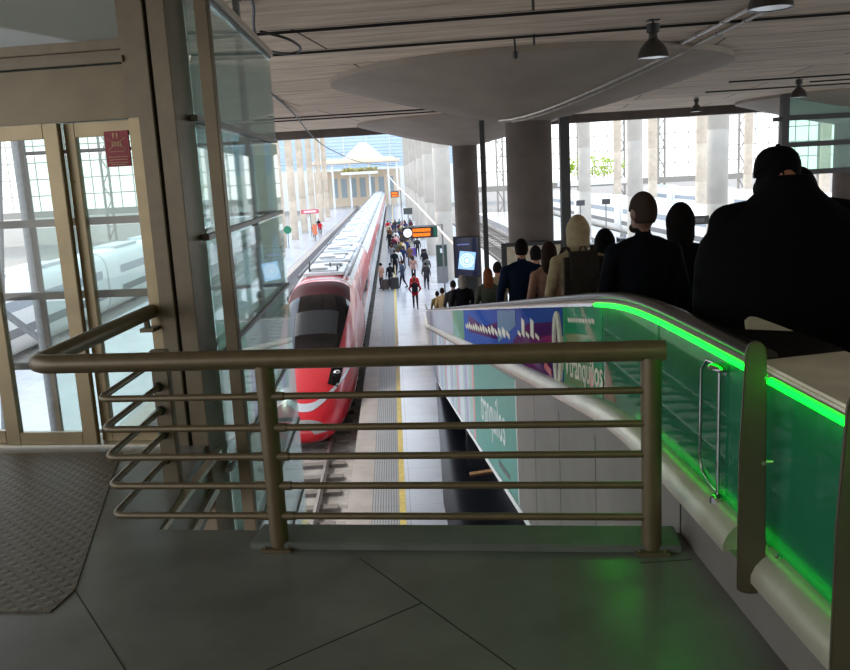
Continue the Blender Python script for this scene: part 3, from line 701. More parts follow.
nose = sh.body(ny, 'nose_car', M_red, tr, 72); nose['label'] = 'red leading car with pointed nose'
sh.patch(29.0, 32.55, lambda y: 90-(30+4.6*(y-29)), lambda y: 90+(30+4.6*(y-29)), 'windscreen', M_wind, tr, 14, 20, .015)
sh.patch(32.55, 34.1, lambda y: 90-(46-4*(y-32.6)), lambda y: 90+(46-4*(y-32.6)), 'brow', mat('dark_brow', (66, 14, 20), rough=.6, spec=.08), tr, 6, 20, .014)
wp = sh.patch(29.9, 31.4, 66, 112, 'windscreen_shade', mat('cab_grey', (44, 46, 48), rough=.3, spec=.2), tr, 6, 10, .02)
for a, b in ((44, 66), (114, 136)):
    h = sh.patch(26.7, 28.7, a, b, 'headlight', M_wind, tr, 6, 6, .014)
    lamp = MB(); p = sh.pt(27.5, D2R((a+b)/2), .03); lamp.ell(p, .12, .18, .07); lamp.build('lamp', M_chrome, h)
def smile(name, yc0, yc1, wd, m, off, na=40):
    q = MB(); o = []; n_ = []
    for k in range(na+1):
        a = 8+164*k/na; t = abs(a-90)/82; yc = yc0+(yc1-yc0)*t**2.2; wk = wd*(1+.5*t)
        o.append([sh.pt(yc+wk*(j/4-.5), D2R(a), off) for j in range(5)]); n_.append([sh.pt(yc+wk*(j/4-.5), D2R(a), -.01) for j in range(5)])
    q.loft([u+v[::-1] for u, v in zip(o, n_)]); return q.build(name, m, tr, angle=40)
smile('silver_stripe', 25.45, 31.0, .34, M_silver, .012)
sh.patch(24.76, 24.98, 0, 180, 'chin', mat('train_grey_skirt', (150, 146, 140), rough=.4), tr, 6, 24, .012)
sh.patch(25.0, 51.2, 300, 345, 'skirt', mat('train_grey_skirt', (150, 146, 140), rough=.4), tr, 24, 6, .010)
sh.patch(25.0, 51.2, 195, 240, 'skirt', MATS['train_grey_skirt'], tr, 24, 6, .010)
gap = 25.0; yc = 51.6; cars = [(34.3, 51.3)]
while yc < 205:
    y1 = min(yc+gap-.6, 208); cars.append((yc, y1))
    c = sh.body([yc, yc+.15, yc+5, y1-5, y1-.15, y1], 'car_body', M_silver, tr, 48); yc += gap
for i, (a, b) in enumerate(cars):
    if i:
        q = MB(); q.loft([[sh.pt(y, 2*math.pi*k/40, -.13) for k in range(40)] for y in (a-.62, a+.02)]); q.build('gangway', M_black, tr)
    sh.patch(a+.3, b-.3, 47, 133, 'roof_skin', M_roof, tr, 6, 12, .014)
    for u, v in ((12, 31), (149, 168)): sh.patch(a+.2 if i else 36, b-.2, u, v, 'red_band', M_red, tr, 8, 5, .011)
    for u, v in ((2, 10.5), (169.5, 178)): sh.patch(a+1.2 if i else 37.5, b-1.2, u, v, 'window_band', M_wind, tr, 4, 4, .013)
    for u, v in ((-16, 0), (180, 196)): sh.patch(a+.2 if i else 38, b-.2, u, v, 'silver_side', M_silver, tr, 4, 4, .011)
    if i < 5:
        for dy in ((a+1.6), (b-2.4)):
            if i == 0 and dy < 38: continue
            sh.patch(dy, dy+.9, -24, 14, 'door', mat('door_white', (225, 226, 228), rough=.3), tr, 2, 8, .018)
    # roof gear
    L_ = b-a
    for k in range(3 if i < 4 else 1):
        y0 = a+1.2+k*L_/3.2
        q = MB(); q.box(XT-.85, XT+.85, y0, y0+L_/4.2, -2.33, -2.20); q.box(XT-.55, XT+.55, y0+.4, y0+L_/4.2-.4, -2.2, -2.15); ru = q.build('roof_unit', M_roof, tr, bevel=.03)
        for s_ in (-.45, .1):
            q = MB(); q.lathe([(.001, 0), (.42, 0), (.42, .03), (.001, .05)], (XT+s_+.15, y0+1.0+(s_+.45)*3, -2.155), 20); q.build('vent', M_grey, ru)
    q = MB()
    for s_ in (-1.05, 1.05): q.box(XT+s_-.04, XT+s_+.04, a+.4 if i else 35.5, b-.4, -2.38, -2.27)
    q.build('roof_cable_duct', M_grey, tr)
q = MB()
for x, y in ((-3.7, 36.2), (-2.5, 36.0), (-2.9, 37.4), (-3.9, 38.4)): q.tube([(x, y, -2.36), (x, y, -1.98)], .03, 8)
q.build('antenna', M_black, tr)
q = MB(); y = 40
while y < 205:
    q.box(XT-.9, XT+.9, y, y+2.4, BED+.1, BED+.75); y += 8.4
q.build('bogies', M_black, tr)
def white_train(x, y0, y1, label, band):
    t = thing('commuter_train', (x, y0, BED), label, 'train')
    s = Shell(x, [(y0, 1.2, -3.0, -6.2, 3), (y0+1.2, 1.42, -2.5, -6.3, 3.4), (y0+3, 1.46, -2.35, -6.3, 3.6), (y1, 1.46, -2.35, -6.3, 3.6)])
    y = y0; i = 0
    while y < y1-2:
        e_ = min(y+22, y1); s.body([y, y+1.2, y+3, e_-.4], 'car_body', M_white, t, 40)
        for a, b in ((3, 14), (166, 177)): s.patch(y+2.5, e_-1.2, a, b, 'window_band', mat('pale_train_window', (150, 158, 166), rough=.25), t, 2, 4, .012)
        for a, b in ((-14, -4), (184, 194)): s.patch(y+2.5, e_-.6, a, b, 'colour_band', band, t, 2, 4, .012)
        for ya, yb in ((y+4, y+9), (y+12, min(y+16, e_-1))):
            if yb > ya+.5: q = MB(); q.box(x-.8, x+.8, ya, yb, -2.38, -2.2); q.build('roof_unit', M_roof, t, bevel=.03)
        y += 22
    s.patch(y0+.3, y0+1.3, 40, 140, 'windscreen', M_wind, t, 3, 8, .014)
    q = MB()
    yy = y0+2
    while yy < y1-2: q.box(x-.9, x+.9, yy, yy+2.4, BED+.1, BED+.8); yy += 9
    q.build('bogies', M_black, t)
M_violet = mat('train_violet', (130, 90, 140), rough=.35)
white_train(27.0, 52, 140, 'white train with dark windows beyond the platform of pale columns', M_grey)
white_train(42.8, 60, 142, 'white train with violet stripe, farther off below the lattice windows', M_violet)
white_train(-20.2, 34, 130, 'white train beyond the sunlit platform, seen through the lift glass', M_grey)

# ================================================================== PEOPLE
MESHES = {}
def capsule_pts(a, b, r0, r1, tg, n=6):
    a = np.array(a); b = np.array(b); return [(a+(b-a)*i/(n-1), r0+(r1-r0)*i/(n-1), tg) for i in range(n)]
TOP, PANTS, SHOE, SKIN, EYE = 0, 1, 2, 3, 4
def body_mesh(key, pose='stand', arms='down', bulk=1.0, voxel=.02, skirt=False, hem=.86, headyaw=0, fem=False, hs=1.0, bow=0.0):
    if key in MESHES: return MESHES[key]
    S = []; q = MB()
    def tube(pts, rs, tg, ry=None, seg=14):
        q.tube(pts, rs, seg, True, ry, True)
        for i in range(len(pts)-1): S.extend(capsule_pts(pts[i], pts[i+1], rs[i], rs[i+1], tg))
    def ell(c, rx, ry, rz, tg):
        q.ell(c, rx, ry, rz, 18, 12); S.append((np.array(c), (rx+ry+rz)/3*.9, tg))
    sw = .185 if fem else .205; b = bulk
    # torso
    R = []
    prof = [(hem, .165, .12), (.93, .175, .125), (1.0, .168, .12), (1.1, .158, .112), (1.22, .175, .12), (1.34, .192, .12), (1.40, .182, .105), (1.44, .145, .088), (1.475, .095, .072), (1.50, .066, .064)]
    for z, rx, ry in prof:
        k = 1+(b-1)*(1 if z < 1.42 else .5); rx *= k*(.93 if fem else 1); ry *= k
        R.append([Vector((rx*math.cos(t)*(1), ry*math.sin(t), z)) for t in [2*math.pi*i/24 for i in range(24)]])
        for xx in (-.6, 0, .6): S.append((np.array((rx*xx, 0, z)), ry*.95, TOP))
    q.loft(R)
    # pelvis + legs
    ell((0, 0, .9), .165, .12, .12, PANTS)
    st = {'stand': ((.0, .0), (.02, -.01)), 'walk': ((.20, .06), (-.24, -.07))}[pose]
    for sx, (fy, ky) in zip((-1, 1), st):
        hip = (sx*.095, 0, .9); kn = (sx*.10, ky+ (.03 if pose == 'stand' else .05), .49); an = (sx*.105, fy-.02, .09 if fy > -.1 else .14)
        tube([hip, kn], [.092, .062], PANTS); tube([kn, an], [.064, .043], PANTS)
        q.ell((sx*.11, fy+.055, .048), .047, .13, .047, 16, 10); S.extend([(np.array((sx*.11, fy+.055+d, .045)), .045, SHOE) for d in (-.09, -.05, 0, .05, .09)])
        if fy < -.1: tube([an, (sx*.11, fy-.03, .06)], [.042, .04], SHOE)
    # arms
    hands = []
    for sx in (-1, 1):
        sh_ = Vector((sx*sw*(1+(b-1)*.6)*.97, 0, 1.385)); ab = b**.7
        mode = arms if isinstance(arms, str) else arms[0 if sx < 0 else 1]
        el, wr = {'down': ((.07, -.02, -.29), (.075, .05, -.535)), 'fwd': ((.06, -.01, -.28), (.02, .22, -.33)), 'back': ((.07, -.1, -.27), (.07, -.27, -.47)),
                  'swing': ((.07, .07, -.28), (.05, .2, -.46)), 'up': ((.12, .10, -.22), (.0, .16, .10)), 'rail': ((.08, .06, -.27), (.1, .27, -.36)), 'hip': ((.13, -.03, -.25), (.03, .1, -.42))}[mode]
        e_ = sh_+Vector((sx*el[0]*b, el[1], el[2])); w_ = sh_+Vector((sx*wr[0]*b, wr[1], wr[2]))
        tube([Vector((sx*.03, -.01, 1.475)), Vector((sx*.09, -.01, 1.452)), sh_*.55+Vector((sx*.06, -.01, 1.435))*.45, sh_], [.045, .055, .064*ab, .068*ab], TOP)
        tube([sh_, e_], [.064*ab, .052*ab], TOP); tube([e_, w_], [.053*ab, .038*ab], TOP)
        d = (w_-e_).normalized(); pc = w_+d*.055
        q.tube([w_-d*.01, w_+d*.03, w_+d*.09], [.027, .034, .030], 12, True, .7, True); S.extend(capsule_pts(w_+d*.03, w_+d*.1, .034, .03, SKIN, 4))
        hands.append((w_, d, sx))
    # neck + head (face towards +y)
    tube([(0, -.012, 1.44), (0, .012, 1.58)], [.058, .054], SKIN)
    cy, sy = math.cos(headyaw), math.sin(headyaw)
    def hp(x, y, z): return Vector((x*cy-y*sy, x*sy+y*cy+.012, 1.645+z))
    n_head = len(q.v)
    q.ell(hp(0, -.008, .015), .076, .096, .112, 20, 14); S.append((np.array(hp(0, 0, .02)), .1, SKIN))
    q.ell(hp(0, .03, -.055), .056, .062, .066, 16, 10); S.append((np.array(hp(0, .03, -.06)), .06, SKIN))
    q.tube([hp(0, .085, .02), hp(0, .108, -.02)], [.011, .017], 8, True, None, True)
    q.tube([hp(-.035, .076, .032), hp(.035, .076, .032)], [.012, .012], 8, True, None, True)
    q.tube([hp(-.02, .085, -.062), hp(.02, .085, -.062)], [.009, .009], 8, True, None, True)
    for sx in (-1, 1): q.ell(hp(sx*.078, -.012, -.002), .013, .022, .032, 10, 8); S.append((np.array(hp(sx*.078, -.012, 0)), .03, SKIN))
    for i in range(n_head, len(q.v)):
        v = Vector(q.v[i]); q.v[i] = tuple(Vector((0, 0, 1.545))+(v-Vector((0, 0, 1.545)))*hs+Vector((0, bow*.8, -bow)))
    if skirt: tube([(0, 0, .95), (0, 0, .6)], [.17, .2], PANTS, seg=20)
    me = bpy.data.meshes.new('src'); me.from_pydata(q.v, [], q.f)
    bm = bmesh.new(); bm.from_mesh(me); bmesh.ops.recalc_face_normals(bm, faces=bm.faces); bm.to_mesh(me); bm.free()
    o = bpy.data.objects.new('src', me); COL.objects.link(o)
    md = o.modifiers.new('r', 'REMESH'); md.mode = 'VOXEL'; md.voxel_size = voxel; md.adaptivity = 0
    sm_ = o.modifiers.new('s', 'SMOOTH'); sm_.factor = .5; sm_.iterations = 2 if voxel > .015 else 4
    dg = bpy.context.evaluated_depsgraph_get(); res = bpy.data.meshes.new_from_object(o.evaluated_get(dg))
    bpy.data.objects.remove(o); bpy.data.meshes.remove(me)
    n = len(res.vertices); V = np.empty(n*3); res.vertices.foreach_get('co', V); V = V.reshape(-1, 3)
    pf = len(res.polygons); C = np.empty(pf*3); res.polygons.foreach_get('center', C); C = C.reshape(-1, 3)
    P = np.array([s[0] for s in S]); Rr = np.array([s[1] for s in S]); Tg = np.array([s[2] for s in S])
    best = np.full(pf, 1e9); tg = np.zeros(pf, int)
    for p, r, t in zip(P, Rr, Tg):
        d = np.sqrt(((C-p)**2).sum(1))-r; k = d < best; best[k] = d[k]; tg[k] = t
    up = (C[:, 2] > hem-.01) & (tg == PANTS); tg[up & (np.abs(C[:, 0]) < .25) & (C[:, 2] > hem+.02)] = TOP
    F = [tuple(p.vertices) for p in res.polygons]; bpy.data.meshes.remove(res)
    out = MB(); out.v = [tuple(v) for v in V]; out.f = F; out.m = [int(t) for t in tg]
    # fingers, thumb and eyes grow out of the same body mesh
    out.slot(SKIN)
    for w_, d, sx in hands:
        side = d.cross(Vector((sx, 0, 0)));
        if side.length < .2: side = d.cross(ZV)
        side.normalize(); palm = side.cross(d).normalized()
        if palm.x*sx > 0: palm = -palm
        for i, (ln_, of) in enumerate(((.062, -.027), (.075, -.009), (.070, .009), (.054, .026))):
            b0 = w_+d*.085+side*of; b1 = b0+d*ln_*.5+palm*.006; b2 = b0+d*ln_*.85+palm*.028
            out.tube([b0-d*.02, b0, b1, b2], [.009, .009, .0085, .007], 7, True, None, True)
        s_ = side if side.y > 0 else -side
        b0 = w_+d*.03+s_*.022; out.tube([b0, b0+s_*.025+d*.025+palm*.01, b0+s_*.03+d*.055+palm*.02], [.011, .010, .008], 7, True, None, True)
    out.slot(EYE)
    for sx in (-1, 1): out.ell(Vector((0, 0, 1.545))+(hp(sx*.031, .083, .012)-Vector((0, 0, 1.545)))*hs+Vector((0, bow*.8, -bow)), .012, .008, .007, 8, 6)
    m = bpy.data.meshes.new('person_body'); m.from_pydata(out.v, [], out.f); m.polygons.foreach_set('material_index', out.m)
    for mm in (M_black, M_black, M_black, M_skin, M_eye): m.materials.append(mm)
    m.polygons.foreach_set('use_smooth', [True]*len(m.polygons)); m.update()
    m['hy'] = headyaw; MESHES[key] = m; return m
def head_shell(name, sc, cond, th=.012, c=(0, .004, 1.66), r=(.076, .098, .113), seg=28, rings=20, hy=0, drop=None):
    key = (name, hy)
    if key in MESHES: return MESHES[key]
    bm = bmesh.new(); bmesh.ops.create_uvsphere(bm, u_segments=seg, v_segments=rings, radius=1)
    dead = [f for f in bm.faces if not cond(f.calc_center_median())]
    bmesh.ops.delete(bm, geom=dead, context='FACES')
    for v in bm.verts: v.co = Vector((v.co.x*r[0]*sc[0], v.co.y*r[1]*sc[1], v.co.z*r[2]*sc[2]))
    if drop:
        for v in bm.verts: v.co = drop(v.co)
    bmesh.ops.recalc_face_normals(bm, faces=bm.faces)
    bmesh.ops.solidify(bm, geom=bm.faces[:], thickness=th)
    bmesh.ops.recalc_face_normals(bm, faces=bm.faces)
    m = bpy.data.meshes.new(name); bm.transform(Matrix.Rotation(hy, 4, 'Z')); bm.transform(Matrix.Translation(c)); bm.to_mesh(m); bm.free()
    m.polygons.foreach_set('use_smooth', [True]*len(m.polygons)); m.materials.append(M_black); MESHES[key] = m; return m
def hairmesh(style, hy=0):
    if style in ('short', 'shaved'):
        k = 1.07 if style == 'short' else 1.035
        return head_shell('hair_'+style, (k, k, k), lambda p: (p.y < .45 or p.z > .55) and (p.z > -.35-.25*(p.y < -.1)) and not (abs(p.x) > .8 and p.z < .05 and p.y > -.3), hy=hy)
    if style == 'long':
        def drop(v):
            if v.z < -.01 and v.y < .06:
                t = min(1, (-.01-v.z)/.1); v = Vector((v.x*(1+.45*t), v.y*(1-.0*t)-.035*t, v.z-.17*t))
            return v
        return head_shell('hair_long', (1.14, 1.12, 1.10), lambda p: (p.y < .35 or p.z > .5) and p.z > -.97, hy=hy, drop=drop)
    if style == 'bun':
        return head_shell('hair_bun', (1.08, 1.15, 1.1), lambda p: (p.y < .4 or p.z > .5) and p.z > -.6, hy=hy, drop=lambda v: Vector((v.x, v.y-.05*max(0, 1-((v.z-.03)/.05)**2) if v.y < -.05 else v.y, v.z)))
    if style == 'hood':
        def drop(v):
            if v.z < -.05:
                t = min(1, (-.05-v.z)/.09); v = Vector((v.x*(1+.55*t), v.y*(1+.3*t)-.02*t, v.z-.07*t))
            elif v.z > .09: v = Vector((v.x*.9, v.y, v.z+.012))
            return v
        return head_shell('hood', (1.36, 1.30, 1.2), lambda p: (p.y < .62 or p.z > .75) and p.z > -.97, th=.018, hy=hy, drop=drop)
def capmesh(hy):
    key = ('cap', hy)
    if key in MESHES: return MESHES[key]
    q = MB(); R = []
    for z, k in ((.0, 1.0), (.03, 1.02), (.06, .98), (.09, .86), (.112, .62), (.122, .3), (.124, .05)):
        R.append([Vector((.088*k*math.cos(t), .107*k*math.sin(t), z)) for t in [2*math.pi*i/28 for i in range(28)]])
    q.loft(R)
    top = [Vector((.082*math.cos(t), .098*math.sin(t)+.0, .012)) for t in [math.pi*(.12+.76*i/12) for i in range(13)]]
    brim = [Vector((.09*math.cos(t), .11+.085*math.sin(t), -.008-.0*i)) for i, t in enumerate([math.pi*(.04+.92*i/12) for i in range(13)])]
    vs = top+brim; n = 13
    q.add(vs+[v-Vector((0, 0, .006)) for v in vs], [(i, i+1, n+i+1, n+i) for i in range(n-1)]+[(2*n+i, 3*n+i, 3*n+i+1, 2*n+i+1) for i in range(n-1)]+[(n+i, n+i+1, 3*n+i+1, 3*n+i) for i in range(n-1)])
    q.ell((0, 0, .126), .01, .01, .006)
    q.tube([Vector((.055*math.cos(t), -.106+.012*math.cos(t)**2*0, .012+.03*math.sin(t))) for t in [math.pi*i/8 for i in range(9)]], .004, 6)
    m = bpy.data.meshes.new('cap'); m.from_pydata(q.v, [], q.f); bm = bmesh.new(); bm.from_mesh(m); bmesh.ops.recalc_face_normals(bm, faces=bm.faces); bm.transform(Matrix.Rotation(hy, 4, 'Z')); bm.transform(Matrix.Translation((0, .008, 1.69))); bm.to_mesh(m); bm.free()
    m.polygons.foreach_set('use_smooth', [True]*len(m.polygons)); m.set_sharp_from_angle(angle=D2R(40)); m.materials.append(M_black); MESHES[key] = m; return m
CM = {}
def cloth(rgb):
    k = 'cloth_%d_%d_%d' % rgb
    return mat(k, rgb, rough=.9, var=.08, scale=14, bump=.1, spec=.08)
def person(label, x, y, z, h, top, pants=(38, 38, 44), shoes=(30, 28, 28), hair=None, hairrgb=(30, 24, 20), rz=0, key=None, group=None, skin=None, extra=None, **kw):
    kw.setdefault('voxel', .024)
    me = body_mesh(key or repr(sorted(kw.items())), **kw)
    o = bpy.data.objects.new('person', me); COL.objects.link(o); o.location = (x, y, z); s = h/1.76; o.scale = (s, s, s); o.rotation_euler = (0, 0, rz)
    for i, m in enumerate((cloth(top), cloth(pants), cloth(shoes), mat('skin_%d' % skin[0], skin, rough=.5) if skin else M_skin)):
        o.material_slots[i].link = 'OBJECT'; o.material_slots[i].material = m
    tag(o, label, 'person', group)
    hy = kw.get('headyaw', 0)
    for st in ([hair] if isinstance(hair, str) else hair or []):
        c = bpy.data.objects.new({'hood': 'hood', 'cap': 'cap'}.get(st, 'hair'), capmesh(hy) if st == 'cap' else hairmesh(st, hy)); COL.objects.link(c); c.parent = o; hs = kw.get('hs', 1); c.scale = (hs, hs, hs); bw_ = kw.get('bow', 0); c.location = (0, bw_*.8, 1.545*(1-hs)-bw_)
        c.material_slots[0].link = 'OBJECT'; c.material_slots[0].material = cloth(top if st == 'hood' and hairrgb is None else hairrgb or top)
    return o
# queue on the walkway ---------------------------------------------------------
def q_person(label, x, y, h, top, **kw):
    kw.setdefault('voxel', .013); kw.setdefault('group', None); kw.setdefault('hs', 1.1)
    return person(label, x, y, tz(y)+.002, h, top, **kw)
NEARBLACK = (22, 22, 26)
A = q_person('big person in a black cap and black coat, back turned, nearest in the queue', 1.885, 4.06, 1.76, (9, 9, 11), hs=1.22, bow=.13, hair=['short', 'cap'], hairrgb=(10, 10, 13), bulk=1.62, hem=.70, arms=('fwd', 'fwd'), headyaw=-.65, rz=-.05)
B = q_person('bald bearded person in dark navy jacket, back turned, ahead of the capped person', 1.645, 5.6, 1.60, (11, 12, 18), hair='shaved', hairrgb=(58, 46, 42), hs=1.22, skin=(120, 84, 68), bulk=1.14, hem=.74, headyaw=.25, arms=('down', 'down'))
nh = MB(); R_ = []
for z, rx, ry, dy in ((.62, .40, .23, 0), (.8, .43, .235, 0), (1.0, .44, .235, 0), (1.2, .43, .225, 0), (1.3, .405, .21, 0), (1.38, .35, .19, -.01), (1.44, .27, .165, -.015), (1.49, .19, .14, -.02), (1.53, .145, .125, -.02), (1.575, .115, .112, -.02), (1.60, .10, .1, -.02), (1.605, .08, .08, -.02)):
    R_.append([Vector((rx*math.cos(t), ry*math.sin(t)+dy, z)) for t in [2*math.pi*i/40 for i in range(40)]])
nh.loft(R_); no_ = nh.build('coat', cloth((9, 9, 11)), angle=80); no_.parent = A
bd_ = MB(); bd_.ell((-.028, .1, 1.56), .05, .035, .04); bd_.ell((-.05, .06, 1.575), .025, .04, .035); bo = bd_.build('beard', cloth((40, 30, 26))); bo.parent = B
Cc = q_person('person in a beige hooded sweatshirt with hood up, wearing a backpack', 1.665, 7.7, 1.68, (168, 148, 118), hair='hood', hairrgb=(172, 152, 122), bulk=1.08, hem=.78, arms=('down', 'fwd'))
Dd = q_person('person in a black hood between the beige hood and the bald person', 2.12, 8.55, 1.62, (13, 13, 16), hair='hood', hairrgb=(14, 13, 16), bulk=1.1, arms=('down', 'down'))
Ee = q_person('dark haired person in a black coat right beside the bald person', 2.2, 6.5, 1.60, (10, 10, 12), hair='hood', hairrgb=(20, 16, 14), hs=1.15, bulk=1.55, hem=.6, fem=True, arms=('down', 'hip'))
Gg = q_person('person with long dark hair in a dusty pink coat before the beige hood', 1.74, 9.6, 1.62, (150, 112, 96), hair='long', hairrgb=(46, 32, 26), hem=.6, fem=True, arms=('down', 'down'))
Hh = q_person('person in a dark blue jacket under the thick column, arms down', 1.67, 11.25, 1.80, (16, 26, 44), hair='short', hairrgb=(20, 17, 15), bulk=1.12, arms=('down', 'hip'))
Ii = q_person('person mostly hidden beside the dark blue jacket, short black hair', 2.1, 12.7, 1.80, (30, 30, 34), hair='short', hairrgb=(22, 20, 20), arms=('down', 'down'))
Jj = q_person('person with long reddish brown hair in an olive coat, halfway down the walkway', 1.66, 15.4, 1.63, (64, 66, 54), hair='long', hairrgb=(96, 56, 34), fem=True, hem=.7, arms=('down', 'down'))
Kk = q_person('dark haired person in a tan coat right of the reddish brown hair', 1.98, 16.6, 1.80, (140, 120, 96), hair='short', hairrgb=(28, 24, 22), arms=('hip', 'down'))
Ll = q_person('person in a black jacket with a grey beanie on the lower walkway', 1.67, 21.8, 1.76, (14, 14, 17), hair=['short', 'hood'], hairrgb=(120, 112, 104), bulk=1.1, arms=('down', 'fwd'))
Mm = q_person('dark haired person in a charcoal coat with a pale bag on the lower walkway', 1.66, 25.2, 1.78, (52, 50, 50), hair='short', hairrgb=(30, 26, 24), arms=('down', 'down'))
Nn = q_person('person in a mustard tan jacket near the foot of the walkway', 1.68, 32.0, 1.76, (176, 146, 104), hair='short', hairrgb=(40, 30, 26), arms=('down', 'swing'))
Oo = q_person('person in a yellow and black jacket stepping off the walkway', 1.72, 37.0, 1.76, (120, 104, 62), hair='short', hairrgb=(36, 28, 24), arms=('down', 'down'))
Qq = q_person('dark hooded person ahead of the capped person, half hidden by the cap', 2.42, 5.05, 1.63, (12, 12, 14), hair='hood', hairrgb=(13, 13, 15), arms=('down', 'down'))
# worn and carried things ---------------------------------------------------------
def backpack(label, P, h, rgb, w_=.30, hgt=.46, cat='backpack', dy=-.20, z0=.98):
    s = h/1.76; rz = P.rotation_euler[2]
    loc = P.matrix_basis @ Vector((0, dy, z0))
    t = thing('backpack', loc, label, cat, rz=rz)
    m = cloth(rgb)
    def bl(name, x0, x1, y0, y1, zz0, zz1, mm, bev): 
        q = MB(); q.box(x0, x1, y0, y1, zz0, zz1); o = q.build(name, mm, bevel=bev); o.parent = t; return o
    bl('bag_body', -w_/2, w_/2, -.09, .07, -.02, hgt-.02, m, .05); bl('front_pocket', -w_/2+.03, w_/2-.03, -.125, -.08, .02, hgt*.55, m, .02)
    for sx in (-1, 1):
        q = MB(); q.tube([(sx*.09, .05, hgt-.06), (sx*.115, .10, hgt+.005), (sx*.13, .20, hgt+.005), (sx*.145, .30, hgt-.08), (sx*.15, .32, hgt-.25)], .02, 8, True, .4); o = q.build('strap', m); o.parent = t
    q = MB(); q.tube([(-.03, .0, hgt-.03), (-.02, 0, hgt+.02), (.02, 0, hgt+.02), (.03, 0, hgt-.03)], .008, 6); o = q.build('grab_handle', m); o.parent = t
    return t
backpack('dark grey backpack worn over the beige hooded sweatshirt', Cc, 1.66, (56, 50, 46), .35, .52)
def suitcase(label, x, y, z, rgb, rz=0, s=1, group=None):
    t = thing('suitcase', (x, y, z), label, 'suitcase', group, rz)
    m = mat('shell_%d_%d_%d' % rgb, rgb, rough=.4)
    def ad_(q, n, mm, par=t, bev=0): o = q.build(n, mm, bevel=bev); o.parent = par; return o
    q = MB(); q.box(-.23*s, .23*s, -.14*s, .14*s, .05*s, .70*s); b = ad_(q, 'shell', m, bev=.04*s)
    q = MB()
    for xx in (-.12, -.04, .04, .12): q.box((xx-.015)*s, (xx+.015)*s, -.148*s, .148*s, .10*s, .64*s)
    ad_(q, 'ribs', m, b, .006)
    q = MB(); q.tube([(-.1*s, .08*s, .68*s), (-.1*s, .08*s, .98*s), (.1*s, .08*s, .98*s), (.1*s, .08*s, .68*s)], .012*s, 8); ad_(q, 'pull_handle', M_grey)
    for sx in (-1, 1):
        for sy in (-1, 1):
            q = MB(); q.tube([(sx*.17*s-.015, sy*.1*s, .03*s), (sx*.17*s+.015, sy*.1*s, .03*s)], .03*s, 10); ad_(q, 'wheel', M_black)
    return t
# platform passengers -----------------------------------------------------------
def pp(label, x, y, h, top, **kw):
    kw.setdefault('pose', 'walk'); kw.setdefault('arms', ('swing', 'back')); kw.setdefault('hair', 'short')
    return person(label, x, y, PLAT+.012, h, top, **kw)
pp('person in a tan coat standing beside a brown suitcase near the train', -1.02, 54.9, 1.68, (170, 132, 116), hair='bun', pose='stand', arms=('back', 'fwd'), rz=.8)
suitcase('dark brown suitcase beside the tan coat near the train', -1.0+-.42, 54.5, PLAT+.01, (62, 44, 42), .3) if 0 else suitcase('dark brown suitcase beside the tan coat near the train', -.78, 54.2, PLAT+.01, (62, 44, 42), .3)
pp('person with pale blue sleeves and dark vest pushing a black suitcase', .36, 54.8, 1.74, (58, 66, 82), pose='walk', arms=('fwd', 'fwd'), rz=1.0)
suitcase('tall black suitcase pushed by the person in the dark vest', -.18, 54.1, PLAT+.01, (26, 26, 30), .2, 1.15)
pp('short haired person in black behind the tall black suitcase', -.42, 55.4, 1.60, (40, 40, 46), pose='stand', arms=('down', 'fwd'))
pp('person in a dusty pink top and black trousers walking behind the pushed suitcase', 1.17, 58.7, 1.66, (170, 132, 122), hair='long', hairrgb=(60, 44, 34))
pp('person in black with dark hair walking towards the totem', 2.1, 63, 1.70, (38, 38, 44))
pp('person in a grey green coat at the foot of the walkway', 2.05, 57.5, 1.70, (96, 98, 94), arms=('down', 'swing'))
pp('person in charcoal stepping away from the foot of the walkway', 1.85, 53.6, 1.68, (58, 56, 58))
R_ = pp('person in a red coat with a dark backpack beside the foot of the walkway', .93, 45.9, 1.70, (140, 24, 34), hairrgb=(90, 70, 54), arms=('hip', 'hip'))
backpack('dark grey backpack worn over the red coat', R_, 1.70, (44, 44, 50), .32, .5)
pp('person in a red jacket just ahead of the red coat', .98, 48.5, 1.66, (176, 40, 46), hairrgb=(50, 38, 30))
pp('person in a dark grey coat standing under the departure board', 1.95, 74.9, 1.74, (52, 50, 54), pose='stand', arms=('down', 'down'))
pp('person in a beige coat under the departure board', 1.18, 76.2, 1.70, (172, 152, 124), hair='long', hairrgb=(86, 64, 46))
suitcase('violet suitcase under the departure board', 1.62, 75.4, PLAT+.01, (110, 84, 176), .2, 1.1)
suitcase('small black suitcase right of the violet one', 2.48, 74.6, PLAT+.01, (28, 28, 32), .2, 1.0)
pp('person in a black coat left of the beige coat', -.34, 74.4, 1.72, (36, 36, 42))
pp('person in a dark coat with a yellow scarf in the crowd', .48, 70.4, 1.70, (70, 64, 52), hair='hood', hairrgb=(150, 128, 70))
pp('person in slate grey walking between black coat and yellow scarf', .1, 72.8, 1.66, (84, 88, 98), hair='long', hairrgb=(40, 30, 26))
pp('person in a bright red jacket in the far crowd beside the train', -.75, 104, 1.76, (206, 34, 50), arms=('hip', 'down'))
crowd = [('black', (34, 34, 38)), ('white', (214, 210, 204)), ('navy', (36, 46, 74)), ('brown', (108, 78, 58)), ('grey', (120, 120, 124)), ('olive', (88, 90, 62)), ('cream', (206, 190, 162)), ('dark blue', (44, 62, 104)), ('burgundy', (96, 34, 46)), ('pink', (204, 150, 150)), ('charcoal', (62, 60, 64)), ('teal', (52, 98, 102))]
rnd = random.Random(5)
